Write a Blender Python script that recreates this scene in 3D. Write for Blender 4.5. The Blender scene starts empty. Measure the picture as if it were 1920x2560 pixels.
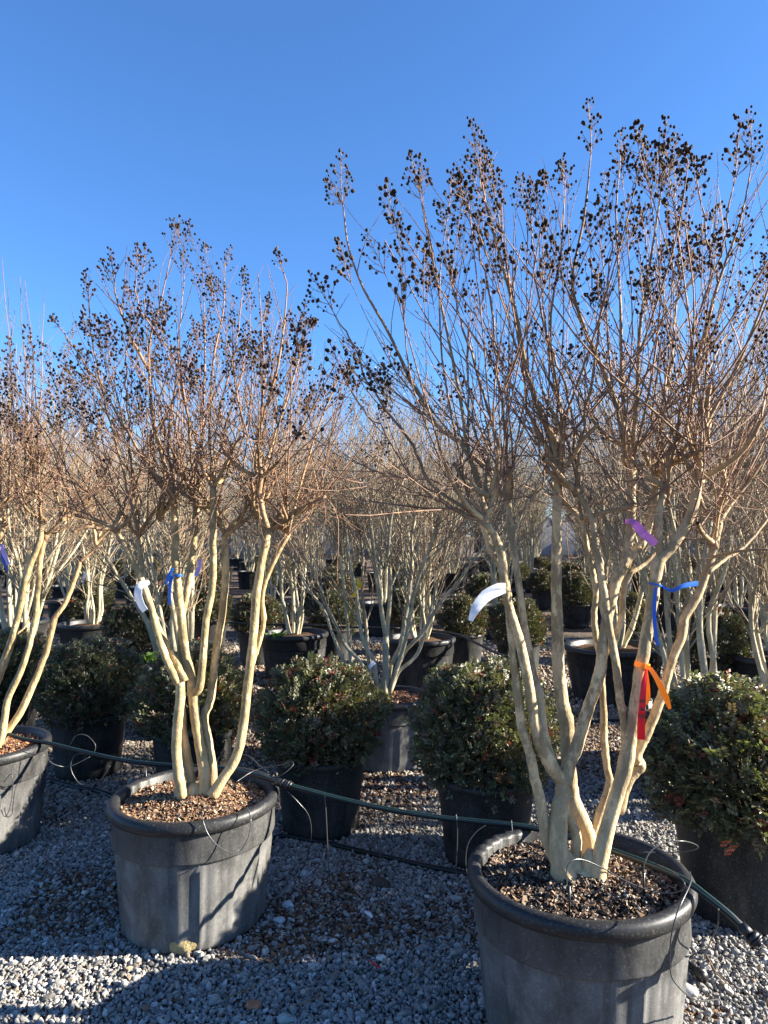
import bpy, math, random
import numpy as np
from mathutils import Vector, noise as mnoise
R = math.radians
S = bpy.context.scene
C = S.collection
rng = random.Random(11)
nr = np.random.RandomState(5)

# ------------------------------------------------------------------ camera, sky, sun, exposure
F = 1775.0; PITCH = R(1.77); CAMZ = 1.55
cam = bpy.data.objects.new('camera', bpy.data.cameras.new('camera')); C.objects.link(cam)
cam.data.sensor_fit = 'HORIZONTAL'; cam.data.sensor_width = 36; cam.data.lens = 36*F/1920
cam.data.clip_start = .05; cam.data.clip_end = 2000
cam.location = (0, 0, CAMZ); cam.rotation_euler = (R(90)+PITCH, 0, 0)
S.camera = cam
S.render.resolution_x = 768; S.render.resolution_y = 1024
SUN_EL = 21.5; SUN_AZ = 90.0       # azimuth measured clockwise from +Y (away from the camera); 90 = from the right
w = bpy.data.worlds.new('World'); S.world = w; w.use_nodes = True
nt = w.node_tree; nt.nodes.clear()
sky = nt.nodes.new('ShaderNodeTexSky'); sky.sky_type = 'NISHITA'; sky.sun_disc = False
sky.sun_elevation = R(SUN_EL); sky.sun_rotation = R(SUN_AZ)
sky.altitude = 0; sky.air_density = 1.0; sky.dust_density = .2; sky.ozone_density = 9.0
bg = nt.nodes.new('ShaderNodeBackground'); bg.inputs[1].default_value = .066
wo = nt.nodes.new('ShaderNodeOutputWorld')
nt.links.new(sky.outputs[0], bg.inputs[0]); nt.links.new(bg.outputs[0], wo.inputs[0])
sl = bpy.data.lights.new('sun', 'SUN'); sl.energy = 5; sl.angle = R(.5); sl.color = (1, .93, .80)
so = bpy.data.objects.new('sun', sl); C.objects.link(so)
az = R(SUN_AZ)
tosun = Vector((math.sin(az)*math.cos(R(SUN_EL)), math.cos(az)*math.cos(R(SUN_EL)), math.sin(R(SUN_EL))))
so.rotation_euler = tosun.to_track_quat('Z', 'Y').to_euler()
S.view_settings.view_transform = 'Standard'; S.view_settings.look = 'None'
S.view_settings.exposure = 2.2; S.view_settings.gamma = 1; S.view_settings.use_curve_mapping = False

# ------------------------------------------------------------------ placement helpers
def P(px, py, Y):
    """world point at depth Y seen at photo pixel (px,py) (1920x2560)"""
    Y = float(np.interp(Y, (0, 2.45, 2.86, 3.2, 3.6, 4, 400), (0, 2.54, 2.93, 3.25, 3.62, 4, 400)))
    u = (px-960)/F; v = (1280-py)/F
    dy = math.cos(PITCH)-v*math.sin(PITCH); dz = math.sin(PITCH)+v*math.cos(PITCH)
    k = Y/dy
    return np.array((u*k, Y, CAMZ+dz*k))
def proj(p):
    x, y, z = p[0], p[1], p[2]-CAMZ; c, s_ = math.cos(PITCH), math.sin(PITCH); d = max(y*c+z*s_, .1)
    return 960+F*x/d, 1280-F*(-y*s_+z*c)/d
ENV = [None]      # outline of the crown being grown: no shoot may rise above it
def fit(p0, d, L, up=.1):
    if ENV[0] is None: return L
    ex, ey = ENV[0]
    for _ in range(16):
        e = np.asarray(p0)+norm(np.asarray(d, float)+np.array((0, 0, up*2)))*L
        a, b = proj(e)
        if b > np.interp(a, ex, ey) or L < .03: break
        L *= .84
    return L
def PP(*pts): return np.array([P(*p) for p in pts])

# ------------------------------------------------------------------ objects and tags
def tag(o, label=None, cat=None, group=None, kind=None):
    if label: o['label'] = label
    if cat: o['category'] = cat
    if group: o['group'] = group
    if kind: o['kind'] = kind
    return o
def thing(name, loc, label, cat, group=None, rz=0):
    o = bpy.data.objects.new(name, None); C.objects.link(o); o.location = loc; o.rotation_euler[2] = rz
    o.empty_display_size = .1
    return tag(o, label, cat, group)
def copy_tree(o, loc=None, rz=None, scale=None, label=None, group=None, parent=None):
    c = o.copy(); C.objects.link(c)
    if parent: c.parent = parent
    for ch in KIDS.get(o.name, []):
        copy_tree(ch, parent=c)
    if loc is not None: c.location = loc
    if rz is not None: c.rotation_euler[2] = rz
    if scale is not None: c.scale = (scale,)*3 if not isinstance(scale, tuple) else scale
    if label: c['label'] = label
    if group: c['group'] = group
    return c
KIDS = {}
class MB:
    def __init__(s): s.v = []; s.f = []; s.a = []; s.n = 0
    def add(s, v, f, a=0.0):
        v = np.asarray(v, float); f = np.asarray(f, int)
        s.v.append(v); s.f.append(f+s.n); s.n += len(v)
        a = np.asarray(a, float)
        if a.ndim == 0: a = np.full((len(v), 3), float(a))
        elif a.ndim == 1 and len(a) == 3 and len(v) != 3: a = np.tile(a, (len(v), 1))
        elif a.ndim == 1: a = np.repeat(a[:, None], 3, 1)
        s.a.append(a)
    def mesh(s, name, mat, off=(0, 0, 0), smooth=True):
        me = bpy.data.meshes.new(name)
        if s.n:
            V = np.concatenate(s.v)-np.asarray(off, float)
            me.vertices.add(len(V)); me.vertices.foreach_set('co', V.astype(np.float32).ravel())
            tot = sum(f.shape[0] for f in s.f); lo = np.concatenate([f.ravel() for f in s.f])
            st = np.concatenate([np.full(f.shape[0], f.shape[1]) for f in s.f])
            starts = np.concatenate(([0], np.cumsum(st)[:-1]))
            me.loops.add(len(lo)); me.loops.foreach_set('vertex_index', lo.astype(np.int32))
            me.polygons.add(tot); me.polygons.foreach_set('loop_start', starts.astype(np.int32))
            me.update(calc_edges=True); me.validate()
            me.polygons.foreach_set('use_smooth', np.full(len(me.polygons), smooth))
            A = np.concatenate(s.a); at = me.attributes.new('tint', 'FLOAT_COLOR', 'POINT')
            at.data.foreach_set('color', np.concatenate((A, np.ones((len(A), 1))), 1).astype(np.float32).ravel())
            me.update()
        if mat: me.materials.append(mat)
        return me
    def build(s, name, mat, parent=None, smooth=True, kind=None):
        off = tuple(parent.matrix_basis.translation) if parent else (0, 0, 0)
        if parent and parent.parent: off = tuple(parent.parent.matrix_basis.translation)
        return link(name, s.mesh(name, mat, off, smooth), parent, kind)
def link(name, me, parent=None, kind=None):
    o = bpy.data.objects.new(name, me); C.objects.link(o)
    if parent: o.parent = parent; KIDS.setdefault(parent.name, []).append(o)
    if kind: o['kind'] = kind
    return o

# ------------------------------------------------------------------ geometry helpers
def catmull(pts, k=5):
    p = np.asarray(pts, float)
    if len(p) < 3: 
        t = np.linspace(0, 1, k+1)[:, None]; return p[0]*(1-t)+p[1]*t
    q = np.vstack((2*p[0]-p[1], p, 2*p[-1]-p[-2])); out = []
    for i in range(1, len(q)-2):
        for j in range(k):
            t = j/k; a, b, c, d = q[i-1], q[i], q[i+1], q[i+2]
            out.append(.5*((2*b)+(c-a)*t+(2*a-5*b+4*c-d)*t*t+(3*b-a-3*c+d)*t**3))
    out.append(q[-2]); return np.array(out)
def tube(mb, pts, rad, sides=4, a=0.0, cap=True, lump=0.0, transport=False):
    pts = np.asarray(pts, float); n = len(pts)
    rad = np.broadcast_to(np.asarray(rad, float), (n,))
    t = np.gradient(pts, axis=0); t /= (np.linalg.norm(t, axis=1)[:, None]+1e-9)
    if transport:
        u0 = np.cross(t[0], (0, 0, 1)); 
        if np.linalg.norm(u0) < .1: u0 = np.cross(t[0], (1, 0, 0))
        U = []; u = u0/np.linalg.norm(u0)
        for i in range(n):
            u = u-t[i]*np.dot(u, t[i]); u /= np.linalg.norm(u); U.append(u)
        u = np.array(U)
    else:
        m = np.abs(t.mean(0)); ref = np.zeros(3); ref[int(np.argmin(m))] = 1
        u = np.cross(t, ref); u /= (np.linalg.norm(u, axis=1)[:, None]+1e-9)
    v = np.cross(t, u)
    an = np.arange(sides)*2*math.pi/sides
    rr = rad[:, None]*np.ones((n, sides))
    if lump:
        ph = nr.rand(4)*6.3; L = np.arange(n)[:, None]
        rr = rr*(1+lump*(np.sin(an*2+ph[0]+L*.55)+np.sin(an*3+ph[1]-L*.8)*.6+np.sin(L*1.3+ph[2])*.6))
    V = pts[:, None, :]+rr[..., None]*(np.cos(an)[None, :, None]*u[:, None, :]+np.sin(an)[None, :, None]*v[:, None, :])
    V = V.reshape(-1, 3)
    i = np.arange(n-1)[:, None]*sides; j = np.arange(sides)[None, :]; j2 = (j+1) % sides
    f = np.stack((i+j, i+j2, i+sides+j2, i+sides+j), -1).reshape(-1, 4)
    a = np.asarray(a, float)
    if a.ndim == 1 and len(a) == n and n != 3: a = np.repeat(a, sides)
    if a.ndim == 0: a = np.full(len(V), float(a))
    mb.add(V, f, a)
    if cap and sides > 3:
        k = mb.n-len(V)
        e = np.arange(sides)+k+(n-1)*sides
        for q in range(1, sides-1): mb.f.append(np.array([[e[0], e[q], e[q+1]]]))
        e = np.arange(sides)[::-1]+k
        for q in range(1, sides-1): mb.f.append(np.array([[e[0], e[q], e[q+1]]]))
def lathe(mb, prof, c, sides=48, a=0.0, mod=None):
    """prof: list of (r,z); mod(theta, i, r)->r"""
    th = np.arange(sides)*2*math.pi/sides; n = len(prof)
    V = np.zeros((n, sides, 3))
    for i, (r, z) in enumerate(prof):
        rr = np.full(sides, r) if mod is None else mod(th, i, r)
        V[i, :, 0] = c[0]+rr*np.cos(th); V[i, :, 1] = c[1]+rr*np.sin(th); V[i, :, 2] = c[2]+z
    i = np.arange(n-1)[:, None]*sides; j = np.arange(sides)[None, :]; j2 = (j+1) % sides
    mb.add(V.reshape(-1, 3), np.stack((i+j, i+j2, i+sides+j2, i+sides+j), -1).reshape(-1, 4), a)
def ico(sub):
    import bmesh
    bm = bmesh.new(); bmesh.ops.create_icosphere(bm, subdivisions=sub, radius=1)
    v = np.array([x.co[:] for x in bm.verts]); f = np.array([[q.index for q in p.verts] for p in bm.faces]); bm.free()
    return v, f
ICO1 = ico(1); ICO2 = ico(2); ICO3 = ico(3)
def norm(v): return v/(np.linalg.norm(v)+1e-9)
def rndv(s=1.0): return np.array((rng.gauss(0, s), rng.gauss(0, s), rng.gauss(0, s)))
def perp(d, ang):
    u = np.cross(d, (0.13, .2, 1)); u = norm(u); v = np.cross(d, u); return u*math.cos(ang)+v*math.sin(ang)

# ------------------------------------------------------------------ materials
def M(name):
    m = bpy.data.materials.new(name); m.use_nodes = True; n = m.node_tree; b = n.nodes['Principled BSDF']; return m, n, b
def nd(n, t, **k):
    x = n.nodes.new(t)
    for a, v in k.items():
        if a.startswith('i_'): x.inputs[a[2:].replace('_', ' ')].default_value = v
        else: setattr(x, a, v)
    return x
def ramp(n, src, stops):
    r = n.nodes.new('ShaderNodeValToRGB'); e = r.color_ramp.elements
    e[0].position = stops[0][0]; e[0].color = (*stops[0][1], 1); e[1].position = stops[-1][0]; e[1].color = (*stops[-1][1], 1)
    for p, c in stops[1:-1]: q = e.new(p); q.color = (*c, 1)
    n.links.new(src, r.inputs[0]); return r.outputs[0]
def mix(n, fac, a, b, mode='MIX'):
    m = n.nodes.new('ShaderNodeMix'); m.data_type = 'RGBA'; m.blend_type = mode
    for s, v in ((m.inputs[0], fac), (m.inputs[6], a), (m.inputs[7], b)):
        if isinstance(v, (int, float)): s.default_value = v
        elif isinstance(v, tuple): s.default_value = (*v, 1)
        else: n.links.new(v, s)
    return m.outputs[2]
def nz(n, scale, detail=4, vec=None, rough=.55, dist=0.0):
    t = nd(n, 'ShaderNodeTexNoise'); t.inputs['Scale'].default_value = scale; t.inputs['Detail'].default_value = detail
    t.inputs['Roughness'].default_value = rough; t.inputs['Distortion'].default_value = dist
    if vec is not None: n.links.new(vec, t.inputs['Vector'])
    return t.outputs[0]
def objco(n, scl=(1, 1, 1)):
    t = nd(n, 'ShaderNodeTexCoord'); mp = nd(n, 'ShaderNodeMapping'); mp.inputs['Scale'].default_value = scl
    n.links.new(t.outputs['Object'], mp.inputs[0]); return mp.outputs[0]
def bump(n, b, h, s=.3, d=.01):
    x = nd(n, 'ShaderNodeBump'); x.inputs['Strength'].default_value = s; x.inputs['Distance'].default_value = d
    n.links.new(h, x.inputs['Height']); n.links.new(x.outputs[0], b.inputs['Normal'])
def attr(n, name='tint', inst=False):
    x = nd(n, 'ShaderNodeAttribute'); x.attribute_name = name
    if inst: x.attribute_type = 'INSTANCER'
    return x
def simple(name, col, rough=.6, spec=.5, trans=0):
    m, n, b = M(name); b.inputs['Base Color'].default_value = (*col, 1); b.inputs['Roughness'].default_value = rough
    b.inputs['Specular IOR Level'].default_value = spec
    return m
def bark(name, cream, mid, twig, lichen, lf=.5):
    m, n, b = M(name); at = attr(n)
    base = ramp(n, at.outputs['Fac'], [(0, twig), (.35, mid), (.8, cream), (1, cream)])
    co = objco(n, (1, 1, .45))
    s1 = nz(n, 24, 7, co, .72)
    k = ramp(n, s1, [(.45, (0, 0, 0)), (.53, (1, 1, 1))])
    age = nd(n, 'ShaderNodeMath', operation='MULTIPLY'); n.links.new(k, age.inputs[0]); n.links.new(at.outputs['Fac'], age.inputs[1])
    a2 = nd(n, 'ShaderNodeMath', operation='MULTIPLY'); n.links.new(age.outputs[0], a2.inputs[0]); zs = nd(n, 'ShaderNodeSeparateXYZ'); n.links.new(objco(n), zs.inputs[0]); zr = nd(n, 'ShaderNodeMapRange'); n.links.new(zs.outputs[2], zr.inputs[0]); zr.inputs[1].default_value = .10; zr.inputs[2].default_value = .55; zr.inputs[3].default_value = lf*.35; zr.inputs[4].default_value = lf; n.links.new(zr.outputs[0], a2.inputs[1])
    c1 = mix(n, a2.outputs[0], base, lichen)
    s2 = nz(n, 9, 3, co); k2 = ramp(n, s2, [(.35, (.72, .72, .72)), (.65, (1.12, 1.1, 1.05))])
    c2 = mix(n, 1.0, c1, k2, 'MULTIPLY')
    s3 = nz(n, 160, 2, co); k3 = ramp(n, s3, [(.3, (.75, .72, .7)), (.5, (1, 1, 1))])
    c3 = mix(n, .6, c2, k3, 'MULTIPLY')
    n.links.new(c3, b.inputs['Base Color']); b.inputs['Roughness'].default_value = .7
    b.inputs['Specular IOR Level'].default_value = .3
    bump(n, b, nz(n, 95, 6, co, .7), .75, .006)
    return m
bark_gold = bark('bark_gold', (.60, .44, .23), (.33, .20, .11), (.25, .145, .09), (.15, .125, .06), .8)
bark_grey = bark('bark_grey_tan', (.64, .475, .27), (.32, .21, .12), (.25, .15, .10), (.19, .145, .075), .85)
bark_pale = bark('bark_pale', (.50, .44, .30), (.36, .295, .20), (.27, .20, .135), (.20, .18, .12), .55)
def capsule_mat():
    m, n, b = M('seed_capsule_brown')
    oi = nd(n, 'ShaderNodeObjectInfo'); c = ramp(n, oi.outputs['Random'], [(0, (.012, .008, .007)), (.6, (.035, .02, .014)), (1, (.12, .07, .04))])
    n.links.new(c, b.inputs['Base Color']); b.inputs['Roughness'].default_value = .75; b.inputs['Specular IOR Level'].default_value = .2; return m
caps_m = capsule_mat()
def plastic(name, dust=.5, base=.014, tone=(.19, .185, .175), spec=.28, lowmin=.12):
    m, n, b = M(name); co = objco(n); sep = nd(n, 'ShaderNodeSeparateXYZ'); n.links.new(co, sep.inputs[0])
    streak = nz(n, 14, 6, objco(n, (1, 1, .22)), .65, .6); fine = nz(n, 120, 3, co, .7); cl = nz(n, 4.5, 5, co, .6, .8)
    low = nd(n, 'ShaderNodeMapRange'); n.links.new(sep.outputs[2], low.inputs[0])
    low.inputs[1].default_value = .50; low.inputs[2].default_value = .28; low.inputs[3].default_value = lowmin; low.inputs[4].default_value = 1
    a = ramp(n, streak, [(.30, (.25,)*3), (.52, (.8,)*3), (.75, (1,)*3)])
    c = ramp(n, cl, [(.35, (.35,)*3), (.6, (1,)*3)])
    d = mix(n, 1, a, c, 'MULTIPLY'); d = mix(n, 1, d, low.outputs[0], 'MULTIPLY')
    d = mix(n, 1, d, (dust,)*3, 'MULTIPLY')
    sp = ramp(n, fine, [(.56, (0,)*3), (.66, (.5,)*3)]); d = mix(n, .6, d, sp, 'ADD')
    # crazed scratches in the residue
    vo = nd(n, 'ShaderNodeTexVoronoi'); vo.feature = 'DISTANCE_TO_EDGE'; vo.inputs['Scale'].default_value = 26
    wv = nd(n, 'ShaderNodeVectorMath', operation='ADD'); n.links.new(objco(n, (1, 1, .5)), wv.inputs[0])
    nzv = nd(n, 'ShaderNodeTexNoise'); nzv.inputs['Scale'].default_value = 9; nzv.inputs['Detail'].default_value = 4
    n.links.new(nzv.outputs[1], wv.inputs[1]); n.links.new(wv.outputs[0], vo.inputs['Vector'])
    cr = ramp(n, vo.outputs[0], [(.0, (.25,)*3), (.07, (1,)*3)]); d = mix(n, .8, d, cr, 'MULTIPLY')
    col = mix(n, d, (base, base, base*1.03), tone)
    n.links.new(col, b.inputs['Base Color'])
    rr = ramp(n, d, [(0, (.45,)*3), (.5, (.8,)*3)]); n.links.new(rr, b.inputs['Roughness']); b.inputs['Specular IOR Level'].default_value = spec
    bump(n, b, fine, .25, .002)
    return m
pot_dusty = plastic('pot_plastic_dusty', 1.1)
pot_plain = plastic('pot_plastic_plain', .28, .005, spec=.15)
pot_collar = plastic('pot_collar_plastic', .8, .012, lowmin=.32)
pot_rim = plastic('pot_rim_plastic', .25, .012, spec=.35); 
black = simple('black_plastic', (.012, .012, .013), .42)
hose_m = simple('black_hose', (.006, .009, .009), .45, .35)
stripe_m = simple('hose_stripe', (.03, .10, .09), .45)
tubing_m = simple('drip_tube_grey', (.05, .05, .05), .3)
def tinted(name, rough=.8, inst=True, k=1.0, nscale=60, spec=.3, dark=.6):
    m, n, b = M(name); at = attr(n, 'tint', inst)
    s = nz(n, nscale, 4, objco(n)); kk = ramp(n, s, [(.3, (dark,)*3), (.7, (1.15,)*3)])
    n.links.new(mix(n, 1, at.outputs['Color'], kk, 'MULTIPLY'), b.inputs['Base Color'])
    b.inputs['Roughness'].default_value = rough; b.inputs['Specular IOR Level'].default_value = spec
    return m
stone_m = tinted('limestone_gravel', .85, True, nscale=2.2, spec=.25, dark=.7)
chip_m = tinted('bark_chips', .8, True, nscale=2.0)
def leaf_mat(name, rough=.38, tr=.12):
    m, n, b = M(name); at = attr(n, 'tint')
    n.links.new(at.outputs['Color'], b.inputs['Base Color']); b.inputs['Roughness'].default_value = rough
    b.inputs['Specular IOR Level'].default_value = .6
    b.inputs['Transmission Weight'].default_value = 0
    tl = nd(n, 'ShaderNodeBsdfTranslucent'); n.links.new(mix(n, 1, at.outputs['Color'], (1.6, 1.9, .6), 'MULTIPLY'), tl.inputs[0])
    ms = nd(n, 'ShaderNodeMixShader'); ms.inputs[0].default_value = tr
    n.links.new(b.outputs[0], ms.inputs[1]); n.links.new(tl.outputs[0], ms.inputs[2])
    n.links.new(ms.outputs[0], n.nodes['Material Output'].inputs[0]); return m
leaf_m = leaf_mat('shrub_leaf', .46, .15); weed_m = leaf_mat('weed_leaf', .5, .3)
def ribbon_mat(name, col, tr=.35):
    m, n, b = M(name); b.inputs['Base Color'].default_value = (*col, 1); b.inputs['Roughness'].default_value = .35
    tl = nd(n, 'ShaderNodeBsdfTranslucent'); tl.inputs[0].default_value = (*col, 1)
    ms = nd(n, 'ShaderNodeMixShader'); ms.inputs[0].default_value = tr
    n.links.new(b.outputs[0], ms.inputs[1]); n.links.new(tl.outputs[0], ms.inputs[2])
    n.links.new(ms.outputs[0], n.nodes['Material Output'].inputs[0]); return m
rb = {k: ribbon_mat('ribbon_'+k, c) for k, c in dict(white=(.82, .83, .86), purple=(.62, .27, .60), blue=(.03, .17, .62),
      orange=(.95, .40, .03), red=(.75, .015, .03), yellow=(.85, .62, .02), lilac=(.62, .5, .85), pale_blue=(.15, .45, .85)).items()}

def ground_mat():
    m, n, b = M('gravel_ground'); co = objco(n)
    v = nd(n, 'ShaderNodeTexVoronoi'); v.inputs['Scale'].default_value = 48; n.links.new(co, v.inputs['Vector'])
    sepc = nd(n, 'ShaderNodeSeparateColor'); n.links.new(v.outputs['Color'], sepc.inputs[0])
    st = ramp(n, sepc.outputs[0], [(0, (.09, .08, .07)), (.5, (.17, .15, .125)), (.85, (.26, .225, .185)), (1, (.22, .14, .09))])
    edge = ramp(n, v.outputs['Distance'], [(.25, (1, 1, 1)), (.75, (.25, .22, .2))])
    st = mix(n, 1, st, edge, 'MULTIPLY')
    lit = nz(n, 1.1, 6, co, .65); lk = ramp(n, lit, [(.40, (0,)*3), (.58, (.85,)*3)])
    lc = ramp(n, nz(n, 90, 3, co), [(.3, (.05, .03, .02)), (.6, (.19, .11, .065)), (.75, (.28, .18, .12))])
    c = mix(n, lk, st, lc)
    n.links.new(c, b.inputs['Base Color']); b.inputs['Roughness'].default_value = .9; b.inputs['Specular IOR Level'].default_value = .2
    inv = nd(n, 'ShaderNodeMath', operation='MULTIPLY'); n.links.new(v.outputs['Distance'], inv.inputs[0]); inv.inputs[1].default_value = -1
    bump(n, b, inv.outputs[0], 1, .012); return m
ground_m = ground_mat()
def soil_mat(name, a, bcol):
    m, n, b = M(name); co = objco(n)
    n.links.new(ramp(n, nz(n, 70, 5, co, .7), [(.35, a), (.65, bcol)]), b.inputs['Base Color']); b.inputs['Roughness'].default_value = .95
    b.inputs['Specular IOR Level'].default_value = .1
    bump(n, b, nz(n, 80, 4, co), .8, .01); return m
soil_dark = soil_mat('potting_soil_dark', (.018, .012, .008), (.07, .045, .028))
soil_red = soil_mat('bark_mulch_brown', (.02, .012, .008), (.15, .085, .048))

# ------------------------------------------------------------------ instancing scatter (stuff only)
SRC = {}
def source(key, meshes):
    col = bpy.data.collections.new('source_'+key)
    for i, me in enumerate(meshes):
        o = bpy.data.objects.new('%s_%02d' % (key, i), me); col.objects.link(o)
    SRC[key] = (col, len(meshes)); return col
def scatter(name, key, pts, rot, scl, tint, parent=None):
    col, nv = SRC[key]; pts = np.asarray(pts, float)
    if parent: pts = pts-np.array(parent.matrix_basis.translation)
    n = len(pts); me = bpy.data.meshes.new(name); me.vertices.add(n)
    me.vertices.foreach_set('co', pts.astype(np.float32).ravel())
    for nm, ty, k, d in (('rot', 'FLOAT_VECTOR', 'vector', rot), ('scl', 'FLOAT_VECTOR', 'vector', scl)):
        a = me.attributes.new(nm, ty, 'POINT'); a.data.foreach_set(k, np.asarray(d, np.float32).ravel())
    a = me.attributes.new('tint', 'FLOAT_COLOR', 'POINT'); a.data.foreach_set('color', np.concatenate((tint, np.ones((n, 1))), 1).astype(np.float32).ravel())
    a = me.attributes.new('idx', 'INT', 'POINT'); a.data.foreach_set('value', nr.randint(0, nv, n).astype(np.int32))
    o = link(name, me, parent, 'stuff')
    g = bpy.data.node_groups.new('scatter_'+name, 'GeometryNodeTree')
    g.interface.new_socket('Geometry', in_out='INPUT', socket_type='NodeSocketGeometry')
    g.interface.new_socket('Geometry', in_out='OUTPUT', socket_type='NodeSocketGeometry')
    gi = g.nodes.new('NodeGroupInput'); go = g.nodes.new('NodeGroupOutput')
    ip = g.nodes.new('GeometryNodeInstanceOnPoints'); ci = g.nodes.new('GeometryNodeCollectionInfo')
    ci.inputs['Collection'].default_value = col; ci.inputs['Separate Children'].default_value = True; ci.inputs['Reset Children'].default_value = True
    def na(nm, ty):
        q = g.nodes.new('GeometryNodeInputNamedAttribute'); q.data_type = ty; q.inputs[0].default_value = nm
        return [s for s in q.outputs if s.enabled and s.name == 'Attribute'][0]
    L = g.links.new
    L(gi.outputs[0], ip.inputs['Points']); L(ci.outputs[0], ip.inputs['Instance']); ip.inputs['Pick Instance'].default_value = True
    L(na('idx', 'INT'), ip.inputs['Instance Index'])
    er = g.nodes.new('FunctionNodeEulerToRotation'); L(na('rot', 'FLOAT_VECTOR'), er.inputs[0]); L(er.outputs[0], ip.inputs['Rotation'])
    L(na('scl', 'FLOAT_VECTOR'), ip.inputs['Scale']); L(ip.outputs[0], go.inputs[0])
    md = o.modifiers.new('scatter', 'NODES'); md.node_group = g
    return o
def stone_mesh(seed, sub=ICO2, amp=.22):
    r = np.random.RandomState(seed); v, f = sub; v = v.copy()
    for _ in range(7):      # chop with random planes for faceted limestone chips
        nn = r.randn(3); nn /= np.linalg.norm(nn); d = .62+.25*r.rand(); k = v@nn; v -= np.maximum(k-d, 0)[:, None]*nn
    v *= np.array((1, .8, .62))*(1+amp*(r.rand(3)-.5)); v += r.randn(*v.shape)*.025
    mb = MB(); mb.add(v, f, .5); return mb.mesh('stone', stone_m, smooth=False)
source('stone', [stone_mesh(i) for i in range(7)])
def chip_mesh(seed):
    r = np.random.RandomState(seed); mb = MB(); n = 5
    L = 1; W = .35+.3*r.rand(); T = .12
    xs = np.linspace(-L, L, n); wv = W*np.sqrt(np.clip(1-(xs/L)**2*.8, .1, 1))*(.8+.4*r.rand(n)); zz = .25*r.randn()*xs**2
    up = np.stack((xs, -wv, zz+T), 1); up2 = np.stack((xs, wv, zz+T*.7), 1); dn = up.copy(); dn[:, 2] -= 2*T; dn2 = up2.copy(); dn2[:, 2] -= 2*T
    V = np.concatenate((up, up2, dn2, dn)); F_ = []
    for i in range(n-1):
        for k in range(4):
            a = k*n+i; b_ = ((k+1) % 4)*n+i; F_.append((a, a+1, b_+1, b_))
    F_.append((0, n, 2*n, 3*n)); F_.append((n-1, 4*n-1, 3*n-1, 2*n-1))
    mb.add(V, F_, .5); return mb.mesh('chip', chip_m, smooth=False)
source('chip', [chip_mesh(i+50) for i in range(6)])

# ------------------------------------------------------------------ ground
gm = MB(); xs = np.linspace(-1, 1, 2)
N = 60
gx = np.concatenate((np.linspace(-150, -8, 8), np.linspace(-7, 7, N), np.linspace(8, 150, 8)))
gy = np.concatenate((np.linspace(-30, 0, 4), np.linspace(1, 14, N), np.linspace(16, 400, 12)))
X, Y = np.meshgrid(gx, gy, indexing='ij')
Z = np.array([[0.006*mnoise.noise((x*1.3, y*1.3, 3)) if abs(x) < 7 and 1 <= y <= 14 else 0 for y in gy] for x in gx])
V = np.stack((X, Y, Z), -1).reshape(-1, 3); ny = len(gy)
ii = (np.arange(len(gx)-1)[:, None]*ny+np.arange(ny-1)[None, :]).reshape(-1)
gm.add(V, np.stack((ii, ii+ny, ii+ny+1, ii+1), 1), .5)
ground = gm.build('ground', ground_m); ground['kind'] = 'structure'

# pots: x, y, top radius, height
POTS = []
FRONT = dict(A=(.61, 2.18), B=(-.76, 2.86), C=(-2.05, 3.62))
FOOT = [(.612, 2.272, .282), (-.768, 2.93, .277), (-2.05, 3.62, .285)]
BUSH = [(1.47, 2.98, .26, .905, .42), (.49, 3.47, .24, .91, .36), (-.335, 3.80, .24, .865, .345), (-1.13, 4.25, .24, .86, .34), (-1.92, 4.66, .24, .84, .36), (-2.72, 5.1, .24, .84, .36)]
for b_ in BUSH: FOOT.append((b_[0], b_[1], .2))
FOOT += [(-.05, 4.87, .25), (1.9, 4.5, .25), (-1.62, 5.6, .25)]
def litter_density(x, y):
    a = mnoise.fractal((x*1.25+7, y*1.25, 0.3), .8, 2.1, 4)
    for cx, cy, rr, s in ((-.28, 2.85, .30, .55), (-1.3, 3.1, .35, .5), (-.25, 2.62, .2, .3), (-1.45, 3.9, .4, .5), (-.1, 4.2, .45, .7), (-1.3, 4.0, .25, .5)):
        a += s*math.exp(-((x-cx)**2+(y-cy)**2)/(rr*rr))
    a += .42*min(1, max(0, (y-3.7)/1.2))
    return a
def ok(x, y): return all((x-a)**2+(y-b)**2 > r*r for a, b, r in FOOT)
pts, scl, tin = [], [], []; lp, ls, lt = [], [], []
def lay(y0, y1, step, size):
    y = y0
    while y < y1:
        wm = min(1, max(0, (y-3.4)/1.6)); wr = np.array((1, 1-.13*wm, 1-.26*wm))
        hw = .56*y+.35; x = -hw
        while x < hw:
            xx = x+rng.uniform(-.5, .5)*step; yy = y+rng.uniform(-.5, .5)*step; x += step
            if not ok(xx, yy): continue
            d = litter_density(xx, yy)
            if d > .34 and rng.random() < min(1, (d-.34)*2.0+.25):
                if rng.random() < .75:
                    lp.append((xx, yy, rng.uniform(.004, .014))); s = size*rng.uniform(.5, 1.25); ls.append((s, s, s))
                    k = rng.random(); g = rng.uniform(.45, 1.1)
                    lt.append((.20*g, .105*g, .055*g) if k < .55 else (.07*g, .04*g, .028*g) if k < .85 else (.33*g, .25*g, .17*g))
                if rng.random() < .55: continue
            s = size*rng.lognormvariate(0, .28)*.62
            pts.append((xx, yy, rng.uniform(0, .012)+s*.25)); scl.append((s*rng.uniform(.9, 1.35), s, s*rng.uniform(.75, 1.1)))
            k = rng.random(); g = rng.uniform(.72, 1.2)
            tin.append((.265*g, .252*g, .23*g) if k < .72 else (.42*g, .40*g, .37*g) if k < .88 else (.15*g, .135*g, .12*g) if k < .96 else (.26*g, .20*g, .14*g)); tin[-1] = tuple(np.array(tin[-1])*wr)
        y += step
lay(1.9, 4.1, .0112, .0115)
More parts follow.
